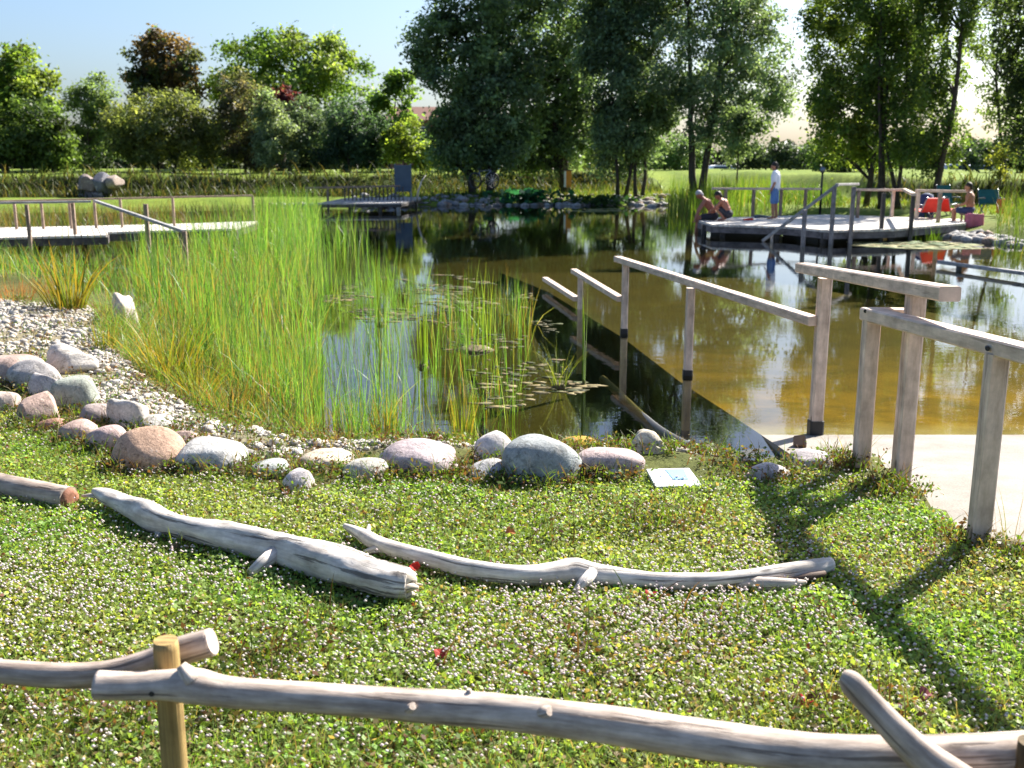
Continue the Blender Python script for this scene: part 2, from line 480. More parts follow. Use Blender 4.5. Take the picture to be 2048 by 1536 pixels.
# ------------------------------------------------------------------ the terrain
shore_px = [(1610, 900), (1500, 930), (1390, 915), (1280, 908), (1150, 912), (1000, 905), (880, 892), (720, 895), (610, 872), (530, 835), (450, 770), (400, 700),
            (330, 650), (240, 590), (60, 545), (-300, 505), (-900, 480), (-1500, 440), (-900, 422), (-200, 418), (300, 414), (640, 409), (860, 410), (1150, 409), (1340, 411),
            (1420, 424), (1600, 436), (1800, 447), (1890, 474), (2050, 492), (2300, 520), (2600, 580), (3000, 700), (3200, 850), (3000, 900), (2300, 885)]
POND = np.array([tuple(G(u, v, 0.0))[:2] for u, v in shore_px])
# ramp: left edge, near to far (x, y, z)
RL = [Vector((3.1, -4.0, 0.38)), Vector((2.95, 2.2, 0.375)), G(2500, 1260, 0.37), G(2048, 1113, 0.365), G(1945, 1082, 0.36), G(1800, 985, 0.28), G(1700, 935, 0.17), G(1580, 908, 0.09), G(1470, 835, -0.10), G(1362, 765, -0.22), G(1245, 675, -0.42), G(1095, 583, -0.75), G(1000, 545, -1.1)]
RLy = np.array([p.y for p in RL]); RLx = np.array([p.x for p in RL]); RLz = np.array([p.z for p in RL])
RAMP_W = 6.5
def sdf(x, y, poly):
    x = np.asarray(x, float); y = np.asarray(y, float)
    d = np.full(x.shape, 1e9); inside = np.zeros(x.shape, bool)
    n = len(poly)
    for i in range(n):
        ax, ay = poly[i]; bx, by = poly[(i + 1) % n]
        ex, ey = bx - ax, by - ay
        t = np.clip(((x - ax) * ex + (y - ay) * ey) / (ex * ex + ey * ey + 1e-12), 0, 1)
        d = np.minimum(d, (x - ax - t * ex) ** 2 + (y - ay - t * ey) ** 2)
        c = ((ay > y) != (by > y)) & (x < (bx - ax) * (y - ay) / (by - ay + 1e-12) + ax)
        inside ^= c
    d = np.sqrt(d)
    return np.where(inside, -d, d)
def bumpy(x, y):
    return 0.5 * np.sin(x * 1.3 + 1.7 * np.sin(y * 0.9)) + 0.3 * np.sin(y * 2.1 + x * 0.7) + 0.2 * np.sin(x * 4.3 - y * 3.1)
def hfun(x, y):
    x = np.asarray(x, float); y = np.asarray(y, float)
    sd = sdf(x, y, POND)
    near = 1 - sstep(14, 24, y)
    z = 0.36 * sstep(-0.05, 1.25, sd) * near + (0.32 * sstep(-0.1, 1.8, sd)) * (1 - near)
    z = z + 0.012 * bumpy(x, y) * sstep(0.3, 1.5, sd)
    z = np.where(sd < 0, -1.35 * sstep(0.0, 3.0, -sd), z)
    yb = np.interp(x, [-60, -30, -8, 0, 10, 14, 18, 22, 40], [50, 52, 54, 62, 63, 57, 46, 42, 40])
    wd = np.interp(x, [-60, 6, 11, 16, 19, 40], [1.6, 1.6, 8, 7, 2.2, 2.0])
    bank = sstep(0, 1, (y - yb) / wd)
    z = z + 1.05 * bank + 0.10 * bank * bumpy(x * 0.4, y * 0.5)
    z = z - 1.25 * sstep(80, 90, y) * (1 - sstep(150, 190, y))
    xl = np.interp(y, RLy, RLx); rz = np.interp(y, RLy, RLz)
    on = (x > xl + 0.05) & (x < xl + RAMP_W - 0.05) & (y < RLy[-1]) & (y > RLy[0] - 1)
    z = np.where(on, np.minimum(z, rz - 0.14), z)
    return z
lawn_px = [(-500, 640), (-60, 745), (30, 800), (80, 865), (150, 893), (230, 930), (330, 955), (470, 955), (560, 985), (640, 985), (690, 965), (780, 955), (860, 952), (940, 962), (1010, 962), (1160, 962), (1290, 955), (1400, 968), (1500, 962), (1600, 955),
           (1690, 960), (1800, 988), (1945, 1085), (2048, 1116), (2500, 1265)]
LAWN = np.array([tuple(G(u, v, 0.34))[:2] for u, v in lawn_px] + [(4.2, -1.0), (-5.0, -1.0)])
gravel_px = [(-500, 640), (-300, 620), (40, 632), (190, 640), (200, 640), (215, 660), (215, 720), (240, 745), (320, 805), (425, 852), (540, 882), (640, 896), (740, 908), (900, 908), (960, 905), (1120, 910), (1280, 908), (1390, 915), (1450, 935), (1430, 958), (1290, 948), (1160, 955), (1000, 945), (780, 955), (560, 985), (400, 950), (150, 893), (30, 800), (-60, 745)]
GRAVEL = np.array([tuple(G(u, v, 0.15))[:2] for u, v in gravel_px])

def build_ground():
    ys = np.concatenate([np.linspace(-4, 2, 14), np.linspace(2.05, 12, 190), np.geomspace(12.1, 60, 150), np.linspace(60.3, 75, 40), np.geomspace(76, 2000, 60)])
    ks = np.concatenate([np.linspace(-1.7, -0.75, 30)[:-1], np.linspace(-0.75, 0.75, 230), np.linspace(0.75, 1.7, 30)[1:]])
    Y, K = np.meshgrid(ys, ks, indexing='ij')
    X = (Y + 5.5) * K
    Z = hfun(X, Y)
    sd = sdf(X, Y, POND)
    lw = 1 - sstep(-0.12, 0.12, sdf(X, Y, LAWN))
    gr = 1 - sstep(-0.1, 0.15, sdf(X, Y, GRAVEL))
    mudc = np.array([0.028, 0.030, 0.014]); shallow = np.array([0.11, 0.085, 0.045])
    soil = np.array([0.065, 0.068, 0.026]); far = np.array([0.135, 0.19, 0.030]); grav = np.array([0.20, 0.18, 0.13]); marsh = np.array([0.085, 0.095, 0.03]); bankc = np.array([0.035, 0.05, 0.016])
    c = np.empty(X.shape + (3,)); c[:] = marsh
    f = sstep(24, 40, Y)[..., None]; c = c * (1 - f) + far * f
    yb = np.interp(X, [-60, -30, -8, 0, 10, 14, 18, 22, 40], [50, 52, 54, 62, 63, 57, 46, 42, 40])
    wd = np.interp(X, [-60, 6, 11, 16, 19, 40], [1.6, 1.6, 8, 7, 2.2, 2.0])
    bk = ((Y > yb - 0.8) & (Y < yb + wd * 0.85) & (wd < 5))[..., None]; c = np.where(bk, bankc, c)
    c = np.where((Y > 84)[..., None], np.array([0.06, 0.07, 0.03]), c)
    c = c * (1 - lw[..., None]) + soil * lw[..., None]
    c = c * (1 - gr[..., None]) + grav * gr[..., None]
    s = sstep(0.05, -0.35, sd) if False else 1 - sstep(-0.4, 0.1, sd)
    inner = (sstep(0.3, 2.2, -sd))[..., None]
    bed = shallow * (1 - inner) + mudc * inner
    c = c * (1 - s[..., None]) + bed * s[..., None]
    nr, nc = X.shape
    idx = np.arange(nr * nc).reshape(nr, nc)
    faces = np.stack([idx[:-1, :-1], idx[:-1, 1:], idx[1:, 1:], idx[1:, :-1]], -1).reshape(-1, 4)
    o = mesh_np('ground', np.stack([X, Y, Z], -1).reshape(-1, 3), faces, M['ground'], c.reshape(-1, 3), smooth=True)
    tag(o, kind='structure')
build_ground()
wx = np.linspace(-75, 60, 2); wy = np.linspace(3.0, 56, 2)
o = mesh_np('water', [(-80, 4.6, 0), (70, 4.6, 0), (70, 58, 0), (-80, 58, 0)], [[0, 1, 2, 3]], M['water']); tag(o, kind='structure')
mb = MB()
vs, fs = [], []
RW = [tuple(p) for p in RL]
for x, y, z in RW:
    vs += [(x, y, z), (x + RAMP_W, y, z), (x, y, z - 1.2), (x + RAMP_W, y, z - 1.2)]
for i in range(len(RW) - 1):
    a, b = i * 4, i * 4 + 4
    fs += [[a, a + 1, b + 1, b], [a, b, b + 2, a + 2], [a + 1, a + 3, b + 3, b + 1]]
n = (len(RW) - 1) * 4
fs += [[0, 2, 3, 1], [n, n + 1, n + 3, n + 2]]
mb.add(vs, fs)
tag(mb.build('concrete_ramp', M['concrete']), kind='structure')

# ------------------------------------------------------------------ leaf clouds
def leaf_quads(pos, size, col, up=0.3, aspect=0.55, rg=rng, outward=None):
    n = len(pos)
    nrm = rg.normal(size=(n, 3)); nrm[:, 2] += up * 2
    if outward is not None: nrm += outward * 1.2
    nrm /= np.linalg.norm(nrm, axis=1, keepdims=True)
    t = rg.normal(size=(n, 3)); t -= nrm * np.sum(t * nrm, 1, keepdims=True); t /= np.linalg.norm(t, axis=1, keepdims=True)
    b = np.cross(nrm, t)
    s = np.asarray(size).reshape(-1, 1)
    v = np.stack([pos - t * s, pos - b * s * aspect + t * s * 0.15, pos + t * s, pos + b * s * aspect + t * s * 0.15], 1).reshape(-1, 3)
    f = np.arange(n * 4).reshape(n, 4)
    return v, f, np.repeat(col, 4, axis=0)
def blades(base, height, width, lean, bend, col, seg=4, tipcol=None, rg=rng):
    """tapering grass blades: base (n,3), height, width (n), lean direction (n,2), bend (n)"""
    n = len(base)
    ang = rg.uniform(0, 2 * np.pi, n)
    side = np.stack([np.cos(ang), np.sin(ang), np.zeros(n)], 1)
    vs, cc = [], []
    for i in range(seg + 1):
        t = i / seg
        p = base.copy()
        p[:, 2] += height * (t - 0.35 * np.abs(bend) * t ** 3)
        off = (lean * (t * 0.35 + 0.65 * t * t)[:, None] if hasattr(t, 'shape') else lean * (0.35 * t + 0.65 * t * t))
        p[:, :2] += off * (height * bend)[:, None]
        wv = width * (1.0 - t) ** 0.6 * (0.75 + 0.6 * t * (1 - t)) if i < seg else width * 0.05
        vs.append(np.stack([p - side * wv[:, None] / 2, p + side * wv[:, None] / 2], 1))
        c = col if tipcol is None else col * (1 - t) + tipcol * t
        cc.append(np.repeat(c[:, None, :], 2, axis=1))
    V = np.stack(vs, 1).reshape(n, -1, 3); C = np.stack(cc, 1).reshape(n, -1, 3)
    k = 2 * (seg + 1)
    f1 = np.array([[2 * i, 2 * i + 1, 2 * i + 3, 2 * i + 2] for i in range(seg)])
    f = (np.arange(n)[:, None, None] * k + f1[None]).reshape(-1, 4)
    return V.reshape(-1, 3), f, C.reshape(-1, 3)
class Cloud:
    def __init__(s): s.V, s.Fc, s.C, s.n = [], [], [], 0
    def add(s, vfc):
        v, f, c = vfc
        s.V.append(v); s.Fc.append(f + s.n); s.C.append(c); s.n += len(v)
        return s
    def build(s, name, mat, parent=None, smooth=False):
        return mesh_np(name, np.concatenate(s.V), np.concatenate(s.Fc), mat, np.concatenate(s.C), parent, smooth)
def jitter(base, n, amt=0.25, rg=rng):
    b = np.array(base)[None] * (1 + rg.normal(size=(n, 1)) * amt) * (1 + rg.normal(size=(n, 3)) * amt * 0.35)
    return np.clip(b, 0.004, 0.9)
def in_poly(poly, n, rg=rng, dens=None):
    lo, hi = poly.min(0), poly.max(0)
    out = []
    tot = 0
    while tot < n:
        p = rg.uniform(lo, hi, size=(n * 3, 2))
        p = p[sdf(p[:, 0], p[:, 1], poly) < 0]
        if dens is not None: p = p[rg.uniform(size=len(p)) < dens(p)]
        out.append(p); tot += len(p)
    return np.concatenate(out)[:n]

# ------------------------------------------------------------------ trees
def tree(name, label, D, base_u, blobs, trunks, leaf=0.15, n=9000, clumps=160, cl=0.42, cols=((0.06, 0.10, 0.03),), mat='leaf', ground=None, droop=0.0, group=None, limb=26, cat='tree', seed=1, aspect=0.55, trunk_r=0.14, shell=0.55, barkcol=(1, 1, 1), Y=None):
    """blobs: (u, v, ru, rv) crown ellipses seen at depth D, given real depth; trunks: [(u_base, u_top, v_top)]"""
    rg = np.random.default_rng(seed)
    leaf *= 0.72; n = int(n * 1.75)
    g0 = AT(base_u, 340, D)
    gz = float(hfun(g0.x, D)) if ground is None else ground
    root = empty(name, (g0.x, D, gz), label, cat, group)
    px = D / F
    ws = np.array([b[2] * b[3] for b in blobs], float); ws /= ws.sum()
    cc, cr = [], []
    for i in range(clumps):
        b = blobs[rg.choice(len(blobs), p=ws)]
        d = rg.normal(size=3); d /= np.linalg.norm(d)
        rad = rg.uniform(0, 1) ** (1 / 3 * shell * 1.6)
        c = AT(b[0], b[1], D)
        m = 0.5 * (b[2] + b[3])
        cc.append([c.x + d[0] * rad * b[2] * px, D + d[1] * rad * min(m, b[2] * 1.1) * px * 0.9, c.z + d[2] * rad * b[3] * px])
    cc = np.array(cc)
    keep = cc[:, 2] > gz + 0.15
    cc = cc[keep]
    cs_ = rg.uniform(0.55, 1.35, len(cc)) * cl
    ci = rg.choice(len(cc), size=n, p=(cs_ ** 2) / (cs_ ** 2).sum())
    off = rg.normal(size=(n, 3)) * 0.55
    off[:, 2] *= 0.8
    if droop:
        dz = rg.uniform(0, 1, n) ** 1.5
        off[:, :2] *= 0.55
        off[:, 2] -= dz * droop / cl
    pos = cc[ci] + off * cs_[ci][:, None]
    pos[:, 2] = np.maximum(pos[:, 2], gz + 0.05)
    cidx = rg.integers(0, len(cols), len(cc))
    cb = np.array(cols)[cidx] * (1.95 if mat == 'leaf' else 2.9) * (1 + rg.normal(size=(len(cc), 1)) * 0.25)
    col = np.clip(cb[ci] * (1 + rg.normal(size=(n, 1)) * 0.2), 0.004, 0.8)
    ctr = cc.mean(0)
    outw = pos - ctr; outw /= np.linalg.norm(outw, axis=1, keepdims=True) + 1e-6
    v, f, c = leaf_quads(pos, leaf * rg.uniform(0.6, 1.3, n), col, 0.35, aspect, rg, outw * 0.6)
    mesh_np('crown', v, f, M[mat], c, root)
    tb = MB()
    alltr = []
    for (ub, ut, vt) in trunks:
        b = AT(ub, 340, D); b = Vector((b.x, D + rg.normal() * 0.15, gz - 0.1))
        tp = AT(ut, vt, D); tp.y = D + rg.normal() * 0.3
        k = 9
        pts = []
        wv = rg.normal(size=(2,)) * 0.05 * (tp - b).length
        for i in range(k):
            t = i / (k - 1)
            p = b.lerp(tp, t); p.x += wv[0] * math.sin(t * 3.1) + rg.normal() * 0.03; p.y += wv[1] * math.sin(t * 2.6)
            pts.append(p)
        tr = trunk_r / math.sqrt(max(1, len(trunks) * 0.55))
        tb.sweep(pts, [tr * (1.25 if i == 0 else 1.0) * (1 - 0.8 * i / (k - 1)) for i in range(k)], 8, wob=0.08, seed=seed, col=barkcol)
        alltr.append((pts, tr))
    if limb and len(cc):
        for q in rg.choice(len(cc), size=min(limb, len(cc)), replace=False):
            c = Vector(cc[q])
            pts, tr = alltr[int(np.argmin([min((p - c).length for p in P[0]) for P in alltr]))]
            j = max(1, min(len(pts) - 2, int(np.interp(c.z - 0.35 * math.hypot(c.x - pts[4].x, c.y - pts[4].y), [p.z for p in pts], range(len(pts))))))
            s0 = pts[j]
            mid = s0.lerp(c, 0.5); mid.z += 0.06 * (c - s0).length * (1 if not droop else 1.6)
            r0 = tr * (1 - 0.8 * j / 8) * 0.55
            tb.sweep([s0, mid, c], [r0, r0 * 0.6, r0 * 0.18], 5, cap=False, col=barkcol)
    tb.build('trunk', M['bark'], root)
    return root

dk = ((0.040, 0.062, 0.026), (0.06, 0.088, 0.036), (0.048, 0.072, 0.040))
yg = ((0.085, 0.125, 0.022), (0.06, 0.10, 0.02), (0.11, 0.14, 0.03))
ol = ((0.075, 0.09, 0.03), (0.06, 0.075, 0.028), (0.09, 0.10, 0.035))
# background trees on the left
tree('broadleaf_tree', 'tall yellow green broadleaf tree cut by the left edge of the photo', 66, 10, [(-40, 170, 105, 100), (40, 110, 45, 45), (55, 190, 60, 55), (20, 250, 110, 60)], [(10, 0, 140)], 0.21, 12000, 170, 0.55, yg, seed=11, trunk_r=0.22)
tree('bush', 'low green shrub mass with thin stems below the leftmost tall tree', 63, 60, [(60, 265, 75, 65), (0, 290, 60, 55), (100, 300, 45, 40)], [(50, 50, 260), (70, 75, 260), (88, 92, 255), (108, 104, 260)], 0.18, 8000, 130, 0.5, ((0.055, 0.085, 0.022), (0.04, 0.065, 0.02)), seed=12, trunk_r=0.07, cat='shrub')
tree('young_poplar', 'slim pale green poplar between the leftmost tree and the brown crowned tree', 68, 185, [(185, 200, 40, 50), (165, 240, 35, 60), (210, 230, 30, 55), (180, 290, 50, 45)], [(185, 185, 180)], 0.15, 5200, 110, 0.45, ((0.085, 0.12, 0.045), (0.07, 0.10, 0.04)), seed=13, trunk_r=0.1)
tree('brown_tree', 'tree with red brown and dark green crown against the blue sky', 74, 325, [(330, 125, 72, 55), (320, 100, 40, 32), (350, 170, 62, 45), (290, 170, 40, 40)], [(325, 325, 110)], 0.22, 6500, 120, 0.5, ((0.05, 0.06, 0.025), (0.085, 0.055, 0.025), (0.07, 0.05, 0.025), (0.035, 0.05, 0.022)), seed=14, trunk_r=0.2)
tree('bush', 'big round olive green bush under the red brown tree', 61, 330, [(330, 260, 108, 80), (280, 270, 60, 70), (390, 280, 60, 60)], [(320, 300, 240), (345, 370, 240)], 0.15, 12000, 170, 0.5, ol, seed=15, trunk_r=0.09, cat='shrub')
tree('catalpa_tree', 'wide bright green spreading tree with rounded clumps, tallest on the left half', 76, 590, [(590, 180, 165, 105), (500, 120, 75, 38), (600, 110, 90, 40), (680, 140, 60, 60), (450, 190, 35, 60), (560, 250, 150, 60)], [(560, 590, 120), (600, 650, 130)], 0.22, 16000, 170, 0.7, ((0.075, 0.115, 0.022), (0.05, 0.085, 0.018), (0.09, 0.12, 0.028)), seed=16, trunk_r=0.25)
tree('purple_bush', 'dark purple leaved shrub glimpsed between the green bushes', 70, 580, [(575, 225, 28, 45), (590, 250, 25, 40)], [(580, 580, 230)], 0.2, 2200, 45, 0.45, ((0.06, 0.015, 0.022), (0.04, 0.015, 0.02)), seed=17, cat='shrub', limb=8)
tree('willow_bush', 'tall feathery grey brown willow bush between the olive bush and the silver one', 62, 490, [(490, 235, 50, 85), (470, 200, 32, 55), (510, 290, 55, 50)], [(490, 490, 190)], 0.14, 7500, 130, 0.45, ((0.075, 0.08, 0.04), (0.06, 0.07, 0.03), (0.08, 0.07, 0.045)), seed=18, trunk_r=0.08, cat='shrub')
tree('silver_willow', 'silver green willow bush with upright pale plumes', 60, 540, [(540, 250, 28, 62), (555, 290, 45, 50), (530, 220, 18, 35)], [(540, 540, 220)], 0.13, 4800, 90, 0.38, ((0.115, 0.145, 0.09), (0.09, 0.12, 0.07)), seed=19, trunk_r=0.06, cat='shrub')
tree('silver_willow', 'broad grey green willow bush left of the dark round bush', 62, 620, [(620, 270, 55, 65), (605, 240, 35, 45), (640, 300, 55, 40)], [(620, 620, 230)], 0.13, 7500, 120, 0.42, ((0.07, 0.10, 0.065), (0.055, 0.08, 0.05)), seed=20, trunk_r=0.07, cat='shrub')
tree('dark_bush', 'dark blue green rounded bush just left of the grey board', 60, 700, [(695, 255, 45, 62), (740, 275, 40, 50), (700, 300, 65, 40)], [(700, 700, 220)], 0.14, 8500, 130, 0.42, ((0.03, 0.055, 0.032), (0.04, 0.07, 0.04)), seed=21, trunk_r=0.08, cat='shrub')
tree('small_tree', 'small open crowned tree with big leaves rising left of the dark grove', 64, 800, [(790, 165, 32, 28), (810, 185, 25, 22), (770, 230, 40, 35), (800, 270, 40, 40)], [(790, 795, 150)], 0.24, 1900, 50, 0.42, ((0.05, 0.085, 0.022), (0.07, 0.11, 0.025)), seed=22, trunk_r=0.08, limb=14)
tree('yellow_bush', 'bright yellow green bush in front of the brick house', 60, 800, [(815, 260, 22, 28), (800, 290, 30, 30), (845, 310, 40, 25)], [(810, 810, 260)], 0.16, 2800, 55, 0.38, ((0.12, 0.16, 0.025), (0.10, 0.13, 0.03)), seed=23, cat='shrub', limb=8, trunk_r=0.05)
# the dark grove behind the pond
tree('grove_tree', 'leftmost dark tree of the big grove with two leaning trunks by the wheel', 54, 958, [(930, 110, 95, 130), (870, 60, 50, 60), (960, -60, 110, 130), (930, 230, 75, 70), (1000, 180, 90, 110), (850, 130, 25, 45), (935, 308, 70, 42), (900, 275, 45, 60), (1000, 295, 60, 45)], [(948, 935, 60), (978, 985, 20)], 0.16, 30000, 380, 0.55, dk, 'dark_leaf', seed=31, trunk_r=0.2, limb=40)
tree('grove_tree', 'dark tree at the middle of the big grove beside the orange box', 57, 1125, [(1110, 60, 130, 150), (1110, 190, 105, 100), (1090, -90, 115, 110), (1150, 250, 85, 55), (1050, 260, 60, 50), (1120, 305, 100, 35), (1040, 305, 60, 38)], [(1125, 1110, 0), (1138, 1170, 20)], 0.16, 33000, 400, 0.55, dk, 'dark_leaf', seed=32, trunk_r=0.22, limb=40)
tree('grove_tree', 'grey green bushy tree on several thin stems in the grove', 52, 1260, [(1265, 130, 95, 140), (1260, 245, 85, 75), (1270, -30, 100, 110), (1220, 60, 70, 90), (1260, 308, 80, 42), (1310, 240, 40, 60)], [(1238, 1215, 60), (1252, 1250, 40), (1272, 1280, 60), (1286, 1320, 80)], 0.14, 30000, 380, 0.5, ((0.048, 0.07, 0.036), (0.06, 0.085, 0.046), (0.038, 0.058, 0.028)), 'dark_leaf', seed=33, trunk_r=0.14, limb=36)
tree('white_poplar', 'tall airy poplar with dark forked trunk at the right of the grove', 50, 1395, [(1420, 70, 120, 150), (1450, 190, 110, 80), (1400, -90, 130, 120), (1530, 130, 55, 100), (1490, 20, 75, 100), (1560, 190, 35, 50), (1390, 280, 50, 60), (1340, 130, 50, 90), (1450, 290, 45, 40)], [(1390, 1375, -40), (1402, 1450, -20)], 0.13, 23000, 360, 0.48, ((0.058, 0.08, 0.045), (0.075, 0.10, 0.058), (0.045, 0.068, 0.034)), 'dark_leaf', seed=34, trunk_r=0.2, limb=46)
tree('sapling', 'slender sapling with hanging pale leaves left of the standing man', 46, 1482, [(1480, 270, 32, 45), (1470, 230, 25, 35), (1500, 250, 22, 30)], [(1480, 1480, 210)], 0.12, 2000, 50, 0.36, ((0.07, 0.10, 0.05),), seed=35, trunk_r=0.045, limb=10)
# right hand trees
tree('birch_tree', 'bright backlit tree with one straight trunk behind the right deck', 42, 1736, [(1720, 120, 95, 160), (1700, 230, 85, 75), (1680, -20, 60, 90), (1770, 30, 90, 130), (1640, 40, 30, 70), (1650, 200, 35, 70), (1690, 290, 70, 42), (1750, 300, 45, 35)], [(1737, 1735, -60)], 0.115, 18500, 360, 0.4, ((0.085, 0.12, 0.025), (0.06, 0.095, 0.022), (0.11, 0.14, 0.03)), seed=41, trunk_r=0.12, limb=40)
tree('birch_tree', 'clump of four thin dark trunks with leafy crown beside the single trunk', 40, 1785, [(1790, 130, 60, 120), (1800, 240, 60, 60), (1790, -20, 75, 90), (1850, 150, 40, 90), (1810, 290, 60, 40)], [(1768, 1755, 0), (1779, 1780, -20), (1795, 1800, 0), (1806, 1830, 10)], 0.11, 9500, 200, 0.4, ((0.07, 0.105, 0.025), (0.05, 0.08, 0.02)), seed=42, trunk_r=0.13, limb=26)
tree('weeping_birch', 'leaning dark trunked tree with hanging twigs at the right', 38, 1875, [(1880, 60, 60, 120), (1930, -40, 80, 80), (1850, 200, 50, 80), (1905, 150, 30, 90), (1870, -60, 90, 80), (1890, 270, 50, 50), (1850, 290, 40, 40)], [(1872, 1928, -60)], 0.10, 12000, 250, 0.34, ((0.06, 0.09, 0.022), (0.045, 0.075, 0.02), (0.085, 0.115, 0.03)), seed=43, trunk_r=0.14, droop=0.55, limb=30)
tree('weeping_tree', 'dark overhanging tree at the right edge with drooping branches', 27, 2150, [(2060, 60, 60, 90), (2080, 190, 70, 80), (2130, 100, 90, 200), (2010, 30, 40, 50), (2050, 270, 45, 50), (2180, -80, 200, 90), (2035, 120, 40, 70)], [(2160, 2140, -80)], 0.085, 9500, 230, 0.3, ((0.028, 0.045, 0.015), (0.04, 0.06, 0.02)), seed=44, trunk_r=0.16, droop=0.35, limb=34)
tree('sapling', 'small yellow leaved sapling on the sunny slope at the right', 44, 2005, [(2000, 315, 20, 22), (2005, 340, 14, 14)], [(2003, 2002, 305)], 0.10, 500, 18, 0.25, ((0.13, 0.14, 0.03),), seed=45, trunk_r=0.03, limb=6)

# scrub between the grove trunks and behind the right hand trees
for (D, bu, bl, cl_, lab, sd_) in [(71, 900, [(895, 300, 60, 32), (930, 315, 50, 25)], ((0.06, 0.10, 0.03),), 'green scrub bush behind the leaning trunks at the left of the grove', 71),
                                   (74, 1075, [(1080, 300, 48, 34), (1110, 315, 40, 25)], ((0.025, 0.04, 0.02),), 'dark scrub bush behind the orange cabinet', 72),
                                   (72, 1200, [(1190, 305, 50, 36), (1225, 300, 40, 40)], ((0.075, 0.11, 0.03), (0.09, 0.11, 0.04)), 'yellow green scrub between the middle grove tree and the thin stems', 73),
                                   (73, 1330, [(1320, 300, 55, 38), (1370, 310, 45, 30)], ((0.05, 0.08, 0.03),), 'scrub bush left of the forked poplar trunk', 74),
                                   (76, 1530, [(1540, 312, 50, 24), (1500, 318, 35, 22), (1585, 314, 40, 26)], ((0.022, 0.034, 0.018),), 'low dark scrub behind the standing man', 75),
                                   (66, 1690, [(1660, 310, 50, 30), (1720, 315, 60, 28), (1790, 318, 50, 25)], ((0.05, 0.08, 0.022), (0.035, 0.055, 0.02)), 'scrub row behind the straight birch trunk', 76),
                                   (62, 2010, [(2000, 305, 50, 30), (2070, 300, 60, 38), (1950, 318, 40, 18)], ((0.025, 0.04, 0.018),), 'dark scrub on the far lawn at the right edge', 77)]:
    tree('bush', lab, D, bu, bl, [(bu, bu, 300)], 0.16, 3600, 80, 0.45, cl_, 'dark_leaf', seed=sd_, cat='shrub', limb=8, trunk_r=0.06)
tree('birch_tree', 'pale sparse birch behind the weeping trees at the right edge', 46, 2010, [(2000, 40, 60, 100), (2040, 170, 50, 90), (1985, 200, 25, 60), (2020, -70, 70, 70)], [(2012, 2005, -40)], 0.11, 5200, 170, 0.36, ((0.06, 0.09, 0.022), (0.08, 0.11, 0.03)), seed=46, trunk_r=0.09, limb=24)
# far-off wood: one mass beyond the car park
def far_wood():
    rg = np.random.default_rng(77)
    C = Cloud()
    n = 15000
    u = rg.uniform(700, 2500, n)
    Y = rg.uniform(112, 126, n)
    top = 296 + 9 * np.sin(u * 0.031) + 7 * np.sin(u * 0.083 + 1) + 6 * np.sin(u * 0.19)
    v = top + (345 - top) * rg.uniform(0, 1, n) ** 1.3
    pos = np.array([tuple(AT(a, b, c)) for a, b, c in zip(u, v, Y)])
    C.add(leaf_quads(pos, rg.uniform(0.3, 0.65, n), jitter((0.022, 0.034, 0.018), n, 0.3, rg), 0.3, 0.6, rg))
    n = 9000
    u = rg.uniform(-700, 900, n); Y = rg.uniform(98, 108, n)
    top = 262 + 18 * np.sin(u * 0.021) + 10 * np.sin(u * 0.07 + 1)
    v = top + (345 - top) * rg.uniform(0, 1, n) ** 1.2
    pos = np.array([tuple(AT(a, b, c)) for a, b, c in zip(u, v, Y)])
    C.add(leaf_quads(pos, rg.uniform(0.3, 0.6, n), jitter((0.035, 0.055, 0.02), n, 0.3, rg), 0.3, 0.6, rg))
    tag(C.build('distant_wood', M['dark_leaf']), 'far-off dark line of trees along the horizon behind the lawns', 'trees', kind='stuff')
far_wood()

